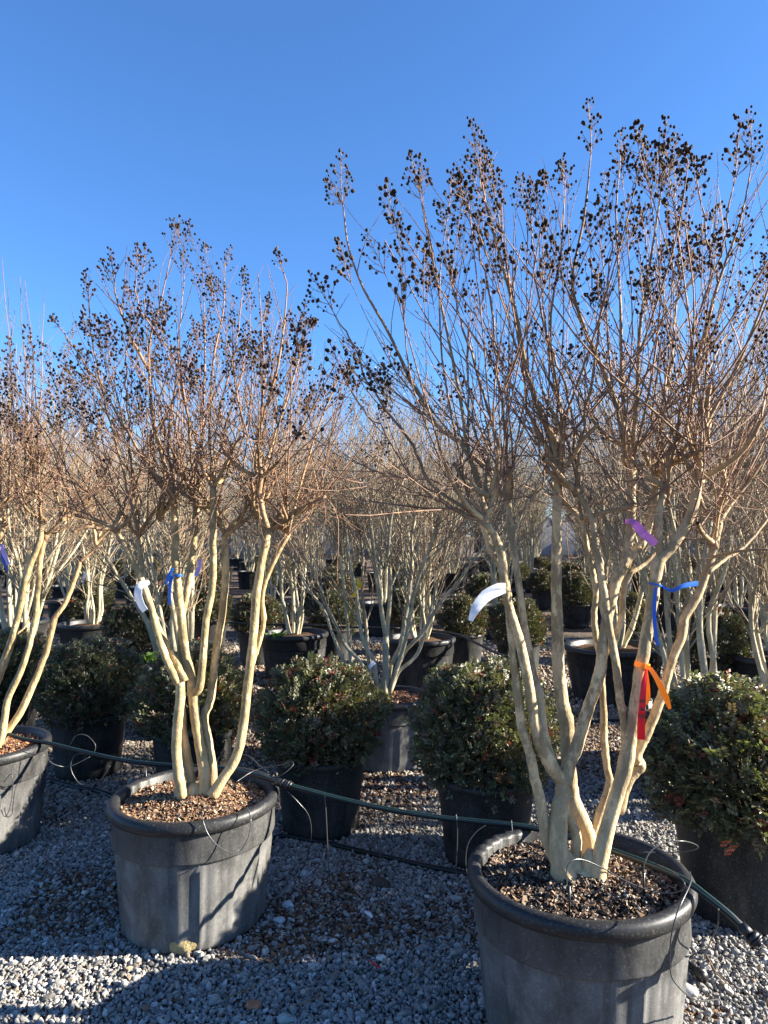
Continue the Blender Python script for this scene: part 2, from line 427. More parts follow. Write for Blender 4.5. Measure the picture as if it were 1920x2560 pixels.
lay(1.9, 4.1, .030, .018)
lay(4.1, 6.2, .018, .018)
lay(6.2, 10.5, .031, .030)
def rots(n, flat=1.0): return np.stack(((nr.rand(n)-.5)*flat*2, (nr.rand(n)-.5)*flat*2, nr.rand(n)*6.28), 1)
scatter('gravel', 'stone', pts, rots(len(pts), 1.1), scl, np.array(tin)); tag(bpy.data.objects['gravel'], 'loose pale blue grey crushed limestone gravel covering the nursery ground', 'gravel')
scatter('leaf_litter', 'chip', lp, rots(len(lp), .5), ls, np.array(lt)); tag(bpy.data.objects['leaf_litter'], 'brown bark chips and dead leaf litter scattered over the gravel', 'leaf litter')

# ------------------------------------------------------------------ pots
def big_pot(x, y, RT, RB, H, label, group, panels=15, seed=0, mat=pot_dusty, soil=soil_dark, chips=None, pebbles=0, sides=120, notches=(), name='plant_pot', soil_drop=.035, cat='plant pot'):
    t = thing(name, (x, y, 0), label, cat, group)
    r = random.Random(seed); ph = r.random()*6
    zc = H*.70; k = RT/.35
    rc = RB+(RT-RB)*(zc/H)
    def mod(th, i, rr):
        if rows[i][1] > zc-.012 or rows[i][1] < .02: return np.full(len(th), rr)+.004*k*np.sin(2*th+ph)
        a = (th*panels/(2*math.pi)) % 1
        g = np.where((a < .06) | (a > .94), .010, 0)+np.where((a > .30) & (a < .42), .005, 0)
        return rr+g*k+.004*k*np.sin(2*th+ph)
    rows = [(RB*.93, 0), (RB, .012)]+[(RB+(rc-.008*k-RB)*(q/9), .02+(zc-.034-.02)*q/9) for q in range(10)]+[(rc-.004*k, zc-.008)]
    mb = MB(); lathe(mb, rows, (x, y, 0), sides, .5, mod)
    mb.add([(x, y, .004)], np.zeros((0, 3), int), .5)
    mb.build('body', mat, t)
    mb = MB(); zt = H-.045*k; rt = RB+(RT-RB)*(zt/H)
    lathe(mb, [(rc-.004*k, zc-.010), (rc+.006*k, zc-.006), (rc+.009*k, zc+.002), (rt-.006*k, zt-.004), (rt-.004*k, zt+.004)], (x, y, 0), sides, .5, lambda th, i, rr: rr+.004*k*np.sin(2*th+ph))
    mb.build('collar', pot_collar if mat is pot_dusty else mat, t)
    # rolled lip
    pr = [(rt-.006*k, zt), (RT-.006*k, zt-.006), (RT+.006*k, zt-.002), (RT+.012*k, zt+.012), (RT+.010*k, H-.012), (RT+.002*k, H-.002), (RT-.012*k, H+.002), (RT-.026*k, H-.001), (RT-.034*k, H-.010), (RT-.038*k, H-.10*k), (RT-.05*k, H-.14*k)]
    def rmod(th, i, rr):
        o = rr+.005*k*np.sin(2*th+ph)
        for (a, wd) in notches:
            d = np.abs((th-a+math.pi) % (2*math.pi)-math.pi); o = o-np.where(d < wd, .010, 0)*(3 <= i <= 8)
        return o
    mb = MB(); lathe(mb, pr, (x, y, 0), sides, .5, rmod); mb.build('rim', pot_rim, t)
    # soil
    mb = MB(); rs = RT-.040*k; n = 14; zz = H-soil_drop*k; prof = [(max(rs*q/n, .0005), 0) for q in range(n+1)]
    lathe(mb, prof, (x, y, zz), 40, .5); v = mb.v[0]
    for i in range(len(v)):
        d = math.hypot(v[i, 0]-x, v[i, 1]-y)
        v[i, 2] += .016*mnoise.noise((v[i, 0]*9, v[i, 1]*9, seed))+.022*math.exp(-(d/.12)**2)-.014*(d/rs)**2
    mb.build('soil', soil, t)
    if chips:
        pts, sc, ti = [], [], []
        for q in range(chips['n']):
            a = r.random()*6.283; d = rs*math.sqrt(r.random())*.985
            px_, py_ = x+d*math.cos(a), y+d*math.sin(a)
            z_ = zz+.016*mnoise.noise((px_*9, py_*9, seed))+.022*math.exp(-(d/.12)**2)-.014*(d/rs)**2+.002
            pts.append((px_, py_, z_+r.uniform(0, .006))); s = chips['s']*r.lognormvariate(0, .3); sc.append((s*1.1, s, s*.9))
            ti.append(chips['col'](r))
        scatter('mulch', chips['key'], pts, rots(len(pts), .9), sc, np.array(ti), t)
        if pebbles:
            sel = r.sample(range(len(pts)), pebbles); sz = [r.uniform(.003, .0065) for _ in sel]
            scatter('pebbles', 'stone', [tuple(np.array(pts[q])+(0, 0, .004)) for q in sel], rots(pebbles, 1), [(a, a, a) for a in sz], np.array([np.array((.42, .38, .31))*r.uniform(.5, 1.1) for _ in sel]), t)
    return t
def colA(r):
    g = r.uniform(.6, 1.15); k = r.random()
    return (.36*g, .26*g, .17*g) if k < .22 else (.20*g, .115*g, .065*g) if k < .5 else (.05*g, .033*g, .022*g)
def colB(r):
    g = r.uniform(.6, 1.15); k = r.random()
    return (.32*g, .185*g, .10*g) if k < .45 else (.44*g, .34*g, .22*g) if k < .70 else (.13*g, .06*g, .035*g)
def colC(r):
    g = r.uniform(.6, 1.15); k = r.random()
    return (.42*g, .20*g, .10*g) if k < .6 else (.5*g, .33*g, .2*g) if k < .75 else (.10*g, .05*g, .03*g)
G1 = 'large dusty pots of the front row'
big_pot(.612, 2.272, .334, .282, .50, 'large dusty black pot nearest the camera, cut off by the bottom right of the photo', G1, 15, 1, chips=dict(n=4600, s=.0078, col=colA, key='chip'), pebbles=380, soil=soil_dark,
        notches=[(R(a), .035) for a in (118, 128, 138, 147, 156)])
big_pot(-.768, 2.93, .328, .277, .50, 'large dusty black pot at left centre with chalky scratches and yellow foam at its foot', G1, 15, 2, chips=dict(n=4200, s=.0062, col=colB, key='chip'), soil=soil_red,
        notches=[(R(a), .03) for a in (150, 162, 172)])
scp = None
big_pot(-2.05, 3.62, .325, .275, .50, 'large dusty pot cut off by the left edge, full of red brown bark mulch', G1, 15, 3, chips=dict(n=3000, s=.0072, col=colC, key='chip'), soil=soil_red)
# dried foam at the drain hole of the left pot
pb = bpy.data.objects['plant_pot.001']
mb = MB(); v, f = ICO3
c = P(497, 2345, 2.60); v2 = v*np.array((.052, .012, .028)); 
v2 = v2*(1+.35*np.array([mnoise.noise(tuple(q*40)) for q in v2])[:, None]); 
mb.add(v2+np.array((-.742, 2.655, .035)), f, .5); foam_m, n_, b_ = M('yellow_foam'); b_.inputs['Base Color'].default_value = (.50, .38, .18, 1); b_.inputs['Roughness'].default_value = .95
bump(n_, b_, nz(n_, 90, 5, objco(n_), .7), 1, .02)
mb.build('foam_plug', foam_m, pb)

# ------------------------------------------------------------------ tree growth
def radial_age(r): return float(np.clip((r-.0025)/.010, 0, 1))
def shoot(mb, p0, d0, L, r0, r1, up=.12, wob=.05, n=8, sides=4, age=None):
    L = fit(p0, d0, L, up)
    p = np.array(p0, float); d = norm(np.array(d0, float)); pts = [p.copy()]; st = L/n; dirs = [d]
    w_ = rndv(wob)
    for i in range(n):
        w_ = w_*.6+rndv(wob)*.8
        d = norm(d+np.array((0, 0, up))*(1 if n < 3 else 8/n*.6)+w_)
        p = p+d*st; pts.append(p.copy()); dirs.append(d)
    pts = np.array(pts); rad = np.linspace(r0, r1, n+1)
    a = np.clip((rad-.0025)/.010, 0, 1) if age is None else np.full(n+1, age)
    tube(mb, pts, rad, sides, a if len(a) != 3 else a.mean(), cap=False)
    return pts, dirs, rad
def panicle(mb, p, d, L, caps, cr=.0055, dens=1.0, rr=.0016):
    L = fit(p, d, L)
    if L < .04: return
    pts, dirs, _ = shoot(mb, p, d, L, rr, .0009, up=.04, wob=.03, n=7, sides=3, age=.12)
    nn = int(5+5*L/.3); ang = rng.random()*6
    for i in range(nn):
        t = .08+.92*i/(nn-1); k = t*7; j = min(int(k), 6); q = pts[j]+(pts[j+1]-pts[j])*(k-j); dd = dirs[j]
        bl = L*(.42*(1-t)+.07)*rng.uniform(.7, 1.2)
        for s in range(2 if rng.random() < .7 else 3):
            a = ang+s*math.pi*(1 if s < 2 else .5)+i*1.57+rng.uniform(-.3, .3)
            bd = norm(dd*.75+perp(dd, a)*.8)
            bp, bd2, _ = shoot(mb, q, bd, bl, .0011, .0007, up=.08, wob=.06, n=3, sides=3, age=.1)
            m = max(1, int(bl/.022))
            for u in range(m):
                e = bp[min(3, 1+int(u*3/m))]
                for _ in range(1):
                    td = norm(bd+rndv(.55)+np.array((0, 0, .3))); tl = rng.uniform(.008, .02)
                    e2 = e+td*tl; tube(mb, np.array([e, e2]), (.0008, .0006), 3, .1, cap=False)
                    if rng.random() < .62*dens: caps.append((e2+td*cr*.7, td, cr*rng.uniform(.6, 1.08)))
            if rng.random() < .8*dens:
                td = norm(bp[-1]-bp[-2]); caps.append((bp[-1]+td*cr*.7, td, cr*rng.uniform(.6, 1.1)))
def twiglets(mb, pts, dirs, rad, n, l0, l1, up=.1, spread=.7, caps=None, pan=0.0, cr=.0055, tmin=.15):
    for _ in range(n):
        t = rng.uniform(tmin, .97)*(len(pts)-1); j = int(t); q = pts[j]+(pts[min(j+1, len(pts)-1)]-pts[j])*(t-j); dd = dirs[min(j, len(dirs)-1)]
        bd = norm(dd+perp(dd, rng.random()*6.28)*rng.uniform(.5, 1)*spread)
        L = rng.uniform(l0, l1)*(1.15-.5*t/(len(pts)-1)); r0 = min(rad[j]*.7, .0008+.0022*L/.5)
        p2, d2, _ = shoot(mb, q, bd, L, r0, .0008, up=up, wob=.07, n=5, sides=3)
        if caps is not None and rng.random() < pan and p2[-1][2] > 1.75:
            panicle(mb, p2[-1], d2[-1], rng.uniform(.12, .2), caps, cr)
def nearest_dirs(pts): 
    d = np.gradient(pts, axis=0); return [norm(q) for q in d]
def capsule_mesh():
    v, f = ICO2; v = v.copy(); th = np.arctan2(v[:, 1], v[:, 0])
    v *= (1+.06*np.cos(6*th)*(1-v[:, 2]**2))[:, None]; v[:, 2] *= 1.12; v[:, 2] += np.where(v[:, 2] > .95, .25, 0)
    v[:, 2] = np.where(v[:, 2] < -.75, -.8-.25*(v[:, 0]**2+v[:, 1]**2 < .2), v[:, 2])
    mb = MB(); mb.add(v, f, .5); return mb.mesh('seed_capsule', caps_m)
CAPME = capsule_mesh(); v_, f_ = ICO1
def rot_to(d): return Vector(d).to_track_quat('Z', 'Y')
def put_caps(tree, caps, nmax=300):
    loc = np.array(tree.matrix_basis.translation); caps = sorted(caps, key=lambda c: np.linalg.norm(c[0]-np.array((0, 0, 1.55)))/c[2])
    for p, d, r in caps[:nmax]:
        o = bpy.data.objects.new('seed_capsule', CAPME); C.objects.link(o); o.parent = tree
        o.location = p-loc; o.rotation_mode = 'QUATERNION'; o.rotation_quaternion = rot_to(d); o.scale = (r, r, r*1.05)
    if len(caps) > nmax:
        mb = MB()
        for p, d, r in caps[nmax:]: mb.add(v_*r*np.array((1, 1, 1.1))+p, f_, .5)
        mb.build('seed_capsules', caps_m, tree, kind='stuff')
def stem_obj(tree, mat, pts, r0, r1, name='stem', k=5, sides=12, flare=0.0, knobs=(), ages=(1, 1)):
    q = catmull(pts, k); n = len(q); L = np.concatenate(([0], np.cumsum(np.linalg.norm(np.diff(q, axis=0), axis=1)))); t = L/L[-1]
    # a little crookedness
    for i in range(1, n-1): q[i] += rndv(.0007)
    r = r0+(r1-r0)*t; r = r*(1+flare*np.exp(-L/.05)); ph = nr.rand()*6
    r = r*(1+.03*np.sin(L*21+ph)+.018*np.sin(L*57+ph*2))
    for (kt, ks) in knobs: r = r*(1+ks*np.exp(-((t-kt)/.02)**2))
    mb = MB(); tube(mb, q, r, sides, ages[0]+(ages[1]-ages[0])*t, lump=.018)
    mb.build(name, mat, tree)
    return q, nearest_dirs(q), r
def knot_spray(mb, k, n, lean, Lr, caps, pan=.5, cr=.0055, side=4, tangle=10, up=.10, rbase=.0042, spread=.55, limbs=0, zmax=9):
    k = np.array(k, float); starts = [k]
    if limbs:
        for i in range(limbs):
            d = norm(np.array(lean, float)*.8+np.array((rng.gauss(0, .7), rng.gauss(0, .7), rng.uniform(.25, .9)))); L = rng.uniform(.10, .26)
            p, dd, rad = shoot(mb, k, d, L, rbase*2.3, rbase*1.5, up=.12, wob=.10, n=6, sides=6)
            starts += [p[-1], p[-1], p[4]]; twiglets(mb, p, dd, rad, 3, .08, .3, spread=1.0)
    for i in range(n):
        k = np.array(starts[i % len(starts)])
        d = norm(np.array(lean, float)+np.array((rng.gauss(0, spread), rng.gauss(0, spread), rng.uniform(.40, 1.1))))
        L = max(.15, min(rng.uniform(*Lr), (zmax-rng.uniform(0, .35)-k[2])/.9)); r0 = rbase*rng.uniform(.6, 1.2)*(L/.9)**.5
        p, dd, rad = shoot(mb, k+rndv(.015), d, L, r0, .0015, up=up, wob=.035, n=10, sides=4)
        twiglets(mb, p, dd, rad, side, .12, .5, caps=caps, pan=pan*.5, cr=cr)
        if rng.random() < pan and p[-1][2] > 1.9: panicle(mb, p[-1], dd[-1], rng.uniform(.11, .20), caps, cr)
    k = starts[0]
    for i in range(tangle):
        k = starts[rng.randrange(len(starts))]
        d = norm(rndv(1)+np.array(lean)*.8+np.array((0, 0, .1))); L = rng.uniform(.10, .42)
        p, dd, rad = shoot(mb, k+rndv(.02)+np.array((0, 0, rng.uniform(-.05, .1))), d, L, .0022, .0009, up=.07, wob=.16, n=7, sides=3)
        twiglets(mb, p, dd, rad, 2, .05, .18, spread=1.0)

def trim(path, L):
    q = catmull(path, 6); s_ = np.concatenate(([0], np.cumsum(np.linalg.norm(np.diff(q, axis=0), axis=1)))); e = max(s_[-1]-L, s_[-1]*.4)
    k = int(np.searchsorted(s_, e)); return q[:k+1:4] if k > 8 else q[:k+1:2]
def traced(mb, path, r0, r1, caps, side=8, cr=.0055, pan=.18, final=True, sl=(.15, .5), fl=.3):
    q = catmull(path, 5)
    for i in range(1, len(q)-1): q[i] += rndv(.003)
    n = len(q); rad = np.linspace(r0, r1, n); dirs = nearest_dirs(q)
    tube(mb, q, rad, 6, np.clip((rad-.0025)/.010, 0, 1), cap=False)
    twiglets(mb, q, dirs, rad, side, sl[0], sl[1], up=.09, caps=caps, pan=pan, cr=cr, spread=.75)
    if final: panicle(mb, q[-1], dirs[-1], fl*.6, caps, cr, 1.05, .002)
    return q, dirs, rad

# ---------------- near right tree
YA = 2.18      # nominal depth, remapped by P
def tracer(Y0):
    """pixel track with depths running linearly from Y0+a to Y0+b"""
    def f(a, b, *pp):
        n = len(pp); return np.array([P(x, y, Y0+a+(b-a)*i/(n-1)) for i, (x, y) in enumerate(pp)])
    return f
def build_A():
    t = thing('crape_myrtle_tree', (.612, 2.26, .46), 'tallest bare multi-stem tree with mottled tan bark, in the pot nearest the camera', 'tree', 'bare crape myrtles of the front row')
    T = tracer(YA); m = bark_grey; px = .00124
    stem = lambda *a, **k: stem_obj(t, m, *a, **k)
    stem(T(.02, -.10, (1412, 2205), (1387, 2145), (1366, 2100), (1354, 2019), (1338, 1949), (1328, 1898), (1307, 1825), (1295, 1740), (1285, 1650), (1277, 1567), (1270, 1490), (1258, 1430), (1237, 1392), (1217, 1345), (1206, 1300)), .018, .0105, flare=.5, ages=(1, .85))
    stem(T(-.02, .0, (1425, 2215), (1397, 2130), (1398, 2030), (1406, 1990), (1408, 1945)), .030, .024, flare=.35, knobs=((.72, .12),))
    stem(T(.0, -.14, (1408, 1950), (1385, 1928), (1358, 1878), (1342, 1831), (1330, 1765), (1320, 1700), (1298, 1600), (1278, 1535), (1264, 1482), (1258, 1422), (1252, 1380), (1236, 1340), (1218, 1312)), .019, .0115, flare=.2, ages=(1, .8))
    stem(T(-.01, .10, (1392, 1935), (1372, 1878), (1357, 1810), (1351, 1745), (1330, 1676), (1313, 1578), (1301, 1491), (1284, 1375), (1274, 1300), (1270, 1235)), .014, .0105, flare=.3, knobs=((.27, .45),), ages=(1, .75))
    stem(T(.0, .05, (1408, 1960), (1425, 1905), (1444, 1860), (1469, 1774), (1490, 1715), (1503, 1663), (1508, 1600), (1518, 1550), (1530, 1490), (1541, 1450), (1563, 1405), (1571, 1360), (1577, 1300), (1579, 1240), (1577, 1180), (1574, 1115)), .021, .013, flare=.2, ages=(1, .6))
    stem(T(.03, .10, (1553, 1420), (1587, 1381), (1607, 1355), (1625, 1305), (1636, 1250), (1640, 1190)), .015, .010, name='branch', ages=(1, .6))
    stem(T(.07, .07, (1470, 2200), (1466, 2150), (1474, 2110), (1464, 2074), (1450, 2040), (1432, 1996), (1424, 1937), (1419, 1880), (1418, 1825), (1410, 1775), (1400, 1717), (1394, 1624), (1391, 1474), (1391, 1350), (1392, 1270), (1396, 1190)), .027, .0145, flare=.3, knobs=((.40, .15),), ages=(1, .85))
    stem(T(.02, .0, (1440, 2200), (1437, 2150), (1441, 2090), (1417, 2035), (1408, 1985)), .018, .014, flare=.4)
    stem(T(.07, .10, (1468, 2150), (1484, 2082), (1499, 2035), (1518, 1976), (1524, 1949), (1517, 1918), (1511, 1859), (1508, 1763), (1504, 1694), (1500, 1640), (1491, 1600), (1485, 1543), (1489, 1483), (1485, 1446), (1474, 1398), (1463, 1350), (1455, 1300)), .0135, .009, flare=.3, ages=(1, .75))
    stem(T(-.03, .05, (1570, 1895), (1566, 1851), (1560, 1800), (1549, 1736), (1541, 1670), (1532, 1615), (1520, 1550), (1511, 1491), (1499, 1420), (1491, 1374), (1488, 1345), (1480, 1298), (1462, 1262), (1440, 1225)), .014, .010, flare=.3, ages=(1, .65))
    q11 = stem(T(-.02, -.05, (1487, 2215), (1503, 2133), (1522, 2055), (1546, 1976), (1562, 1918), (1575, 1850), (1588, 1780), (1600, 1690), (1614, 1601), (1626, 1531), (1637, 1462), (1646, 1404), (1672, 1378), (1705, 1329), (1730, 1280), (1741, 1224), (1747, 1160)), .025, .014, flare=.35, knobs=((.30, .12), (.74, .15)), ages=(1, .6))
    stem(T(-.05, -.02, (1648, 1405), (1649, 1389), (1646, 1318), (1651, 1262), (1665, 1220)), .0125, .010, name='branch', ages=(1, .6))
    stem(T(.0, .06, (1545, 2030), (1569, 1957), (1588, 1930), (1598, 1915), (1591, 1895), (1605, 1859), (1622, 1825), (1654, 1740), (1678, 1659), (1704, 1590), (1712, 1543), (1741, 1497), (1761, 1445), (1775, 1404), (1785, 1365), (1797, 1306)), .0155, .0125, flare=.2, knobs=((.17, .5), (.62, .12)), ages=(1, .5))
    stem(T(.03, .12, (1506, 1650), (1530, 1600), (1551, 1555), (1561, 1470), (1572, 1437), (1600, 1418), (1629, 1392), (1650, 1370)), .0115, .007, name='branch', ages=(1, .5))
    tw = MB(); caps = []
    stem(T(.0, .15, (1771, 1433), (1810, 1400), (1853, 1374), (1890, 1335), (1925, 1290)), .006, .0045, name='branch', ages=(.6, .3), sides=8)
    stem(T(.02, -.1, (1780, 1392), (1815, 1385), (1853, 1377), (1925, 1372)), .005, .004, name='branch', ages=(.5, .2), sides=8)
    def br(a, b, r0, r1, *pp, **kw):
        kw.setdefault('side', 6)
        return traced(tw, T(a, b, *pp), r0, r1, caps, cr=.0060, **kw)
    def BR(a, b, r0, r1, *pp, **kw):       # thick ones are parts of their own
        path = T(a, b, *pp); q, d, r = stem_obj(t, m, path, r0, r1, name='branch', sides=8, ages=(.55, .12))
        twiglets(tw, q, d, r, kw.get('side', 8), .2, .6, up=.09, caps=caps, pan=.25, cr=.006)
        panicle(tw, q[-1], d[-1], kw.get('fl', .3)*.62, caps, .006, 1.05, .002); return q, d, r
    BR(-.08, .05, .0085, .0022, (1215, 1312), (1193, 1193), (1152, 1109), (1096, 1067), (1022, 941), (970, 829), (910, 724), (872, 620), (858, 520))
    BR(-.08, .1, .0075, .0022, (1225, 1312), (1172, 1130), (1152, 1004), (1110, 794), (1082, 654), (1054, 508))
    BR(.08, -.05, .012, .0025, (1396, 1195), (1389, 1109), (1354, 1039), (1319, 934), (1291, 794), (1260, 675), (1221, 536), (1200, 430), fl=.28)
    BR(.08, .25, .0095, .0022, (1392, 1200), (1375, 1100), (1340, 1000), (1310, 900), (1290, 780), (1262, 640), (1240, 500))
    BR(.05, -.1, .0095, .0022, (1574, 1115), (1557, 1060), (1515, 941), (1459, 815), (1431, 703), (1459, 550), (1476, 400), fl=.27)
    BR(.05, .2, .008, .0022, (1576, 1115), (1564, 1074), (1554, 899), (1550, 724), (1540, 550), (1548, 430))
    BR(.05, -.05, .008, .0022, (1580, 1115), (1592, 1004), (1599, 829), (1627, 648), (1652, 480), (1658, 400))
    BR(-.05, -.05, .0095, .0022, (1747, 1160), (1722, 1060), (1738, 950), (1753, 864), (1795, 710), (1851, 550), (1876, 430))
    br(-.1, 0, .004, .002, (1795, 705), (1780, 650), (1767, 592), (1742, 450))
    BR(-.05, -.1, .0085, .0025, (1747, 1155), (1767, 1060), (1851, 899), (1920, 724), (1960, 600))
    br(-.1, .0, .006, .002, (1206, 1300), (1075, 1207), (1019, 1095), (935, 983), (880, 860), (845, 800))
    BR(.08, .2, .007, .0022, (1396, 1190), (1403, 1039), (1375, 829), (1403, 620), (1410, 520))
    br(.1, .3, .0065, .002, (1270, 1235), (1245, 1120), (1200, 950), (1150, 800), (1130, 700), (1120, 610))
    br(.1, .1, .0065, .002, (1270, 1235), (1262, 1080), (1240, 900), (1225, 740), (1190, 600), (1170, 520))
    br(.05, .3, .006, .002, (1455, 1300), (1440, 1150), (1420, 1000), (1370, 850), (1340, 700), (1330, 580), (1325, 520))
    br(.05, -.2, .006, .002, (1440, 1225), (1450, 1100), (1480, 950), (1500, 800), (1520, 700), (1530, 600))
    br(.1, .3, .006, .002, (1640, 1190), (1650, 1050), (1680, 900), (1690, 760), (1700, 640), (1690, 520))
    br(0, -.2, .006, .002, (1665, 1220), (1690, 1080), (1720, 950), (1740, 800), (1800, 640), (1830, 480))
    br(.1, .3, .006, .0022, (1797, 1306), (1810, 1180), (1840, 1050), (1880, 900), (1905, 780))
    br(.1, .1, .006, .0022, (1797, 1306), (1830, 1200), (1880, 1100), (1940, 980))
    br(-.1, -.2, .004, .0015, (1200, 1300), (1120, 1260), (1040, 1200), (950, 1180), (880, 1150), final=False)
    br(-.1, -.3, .004, .0015, (1210, 1290), (1130, 1220), (1000, 1190), (900, 1210), (800, 1170), final=False)
    br(-.1, -.25, .005, .0018, (1210, 1310), (1150, 1280), (1080, 1240), (1020, 1180), (960, 1080), (900, 1010))
    KN = [(1212, 1300, -.1, (-.45, 0, 0)), (1225, 1240, -.1, (-.3, -.1, 0)), (1270, 1235, .1, (-.12, .15, 0)), (1396, 1190, .08, (0, .05, 0)), (1395, 1160, .08, (-.15, -.1, 0)), (1455, 1300, .1, (-.1, .2, 0)), (1440, 1225, .05, (-.1, -.1, 0)),
          (1574, 1120, .05, (0, 0, 0)), (1578, 1170, .05, (.1, .2, 0)), (1640, 1190, .1, (.1, .1, 0)), (1665, 1220, -.02, (.15, -.1, 0)), (1747, 1160, -.05, (.15, 0, 0)), (1745, 1200, -.05, (.3, -.1, 0)), (1797, 1306, .06, (.3, .05, 0)), (1785, 1360, .06, (.45, .1, 0))]
    for (x, y, dY, lean) in KN:
        knot_spray(tw, P(x, y, YA+dY), 8, lean, (.38, .85), caps, pan=.36, cr=.006, side=2, tangle=11, limbs=3, zmax=2.72)
    # burls at the pruning knots
    for i, (x, y, dY, lean) in enumerate(KN[::2]):
        mb = MB(); v, f = ICO2; v = v*np.array((.018, .018, .024))*(1+.3*nr.randn(len(v), 1)*.4); mb.add(v+P(x, y, YA+dY), f, .35); mb.build('burl', m, t)
    tw.build('twigs', m, t, kind='stuff'); put_caps(t, caps); return t, caps
def root_crown(t, mat, c, pts, r=.03):
    mb = MB(); v, f = ICO3
    for (x, y, rr, hh) in pts:
        q = v*np.array((rr, rr, hh)); q *= (1+.10*np.array([mnoise.noise(tuple(a*25)) for a in q])[:, None]); mb.add(q+np.array((c[0]+x, c[1]+y, c[2])), f, 1)
    mb.build('root_crown', mat, t)
ENV[0] = ((700, 760, 837, 900, 1040, 1110, 1180, 1250, 1330, 1400, 1487, 1560, 1660, 1720, 1790, 1860, 1920, 2100), (900, 640, 350, 500, 375, 490, 300, 430, 440, 410, 250, 320, 300, 375, 440, 280, 250, 300))
tA, capsA = build_A()
root_crown(tA, bark_grey, (.605, 2.255, .478), ((-.046, -.005, .040, .10), (-.01, .01, .036, .07), (.040, .0, .034, .09), (-.015, .012, .045, .05), (.018, -.012, .036, .035)))

# ---------------- left tree
YB = 2.86
def build_B():
    t = thing('crape_myrtle_tree', (-.768, 2.93, .46), 'golden barked bare multi-stem tree in the large dusty pot at left centre', 'tree', 'bare crape myrtles of the front row')
    T = tracer(YB); m = bark_gold
    stem = lambda *a, **k: stem_obj(t, m, *a, **k)
    stem(T(-.02, -.05, (458, 1995), (446, 1930), (441, 1863), (445, 1800), (450, 1750), (451, 1705)), .021, .019, flare=.3)
    stem(T(-.05, -.12, (450, 1712), (440, 1700), (416, 1647), (392, 1580), (376, 1512), (350, 1441), (320, 1380), (300, 1345), (287, 1320)), .015, .011, ages=(1, .7))
    stem(T(-.05, .08, (462, 1703), (436, 1645), (403, 1586), (382, 1519), (362, 1461), (355, 1411), (349, 1367), (346, 1335)), .013, .011, flare=.3, ages=(1, .7))
    stem(T(.04, .0, (483, 1995), (475, 1935), (466, 1878), (459, 1825), (454, 1750)), .019, .014, flare=.3)
    stem(T(.0, .02, (515, 1990), (510, 1925), (499, 1860), (489, 1800), (482, 1730), (478, 1690), (463, 1624), (453, 1540), (446, 1480), (440, 1416), (437, 1346), (436, 1290), (436, 1240)), .023, .0145, flare=.3, knobs=((.35, .15),), ages=(1, .7))
    stem(T(.0, -.1, (484, 1735), (500, 1712), (509, 1624), (515, 1549), (530, 1474), (533, 1400), (532, 1358), (533, 1290), (533, 1220)), .015, .0135, flare=.25, ages=(1, .6))
    stem(T(.05, .15, (455, 1690), (452, 1600), (458, 1540), (470, 1460), (480, 1400), (486, 1340), (490, 1262), (480, 1210)), .0165, .013, ages=(1, .65))
    stem(T(.03, .06, (527, 1990), (532, 1925), (523, 1863), (512, 1810), (512, 1785), (527, 1745), (538, 1647), (556, 1531), (564, 1440), (563, 1380), (562, 1335)), .018, .0145, flare=.3, knobs=((.45, .1),), ages=(1, .75))
    stem(T(-.02, .05, (530, 1990), (560, 1943), (587, 1900), (602, 1847), (610, 1800), (620, 1705), (632, 1600), (642, 1480), (655, 1400), (664, 1355), (668, 1320)), .020, .0165, flare=.3, knobs=((.93, .2),), ages=(1, .75))
    stem(T(.02, .12, (621, 1700), (630, 1660), (642, 1624), (659, 1555), (655, 1500), (662, 1460), (680, 1415), (700, 1375), (722, 1335)), .011, .009, flare=.2, knobs=((.42, .25),), ages=(1, .6))
    br_ = lambda *a, **k: stem_obj(t, m, *a, name='branch', **k)
    br_(T(-.1, -.1, (668, 1320), (655, 1270), (648, 1230), (652, 1190), (648, 1140)), .012, .009, ages=(.5, .3))
    br_(T(.05, .0, (563, 1335), (545, 1290), (530, 1270), (500, 1265), (470, 1255)), .009, .006, ages=(.6, .4))
    br_(T(.0, .0, (562, 1340), (590, 1320), (615, 1300), (640, 1280)), .009, .007, ages=(.5, .3))
    br_(T(.05, 0, (668, 1330), (700, 1310), (735, 1280), (770, 1262), (815, 1240)), .009, .005, ages=(.5, .3))
    br_(T(-.12, -.2, (289, 1322), (250, 1322), (215, 1318), (180, 1330)), .008, .005, ages=(.5, .3))
    tw = MB(); caps = []
    def br(a, b, r0, r1, *pp, **kw):
        kw.setdefault('side', 6); return traced(tw, T(a, b, *pp), r0, r1, caps, cr=.0054, **kw)
    def BR(a, b, r0, r1, *pp, **kw):
        path = T(a, b, *pp); q, d, r = stem_obj(t, m, path, r0, r1, name='branch', sides=8, ages=(.5, .1))
        twiglets(tw, q, d, r, kw.get('side', 8), .2, .55, up=.09, caps=caps, pan=.28, cr=.0054)
        panicle(tw, q[-1], d[-1], kw.get('fl', .28)*.6, caps, .0054, 1.05, .002)
    BR(0, -.1, .009, .002, (436, 1240), (400, 1120), (382, 1038), (373, 928), (376, 847), (400, 760), (425, 650))
    BR(0, -.2, .0075, .002, (373, 928), (324, 836), (290, 740), (284, 690), fl=.22)
    BR(0, .15, .0075, .002, (533, 1220), (524, 1079), (533, 905), (558, 778), (561, 690))
    BR(.1, .2, .007, .002, (482, 1212), (500, 1120), (509, 1021), (512, 847), (509, 740))
    BR(-.1, -.2, .0075, .002, (650, 1145), (648, 1079), (694, 917), (717, 732), (708, 680), fl=.22)
    BR(-.1, .1, .007, .002, (655, 1190), (700, 1050), (746, 905), (757, 840), fl=.2)
    BR(.0, .2, .006, .002, (720, 1335), (760, 1180), (799, 1060), (840, 960), (862, 900), fl=.2)
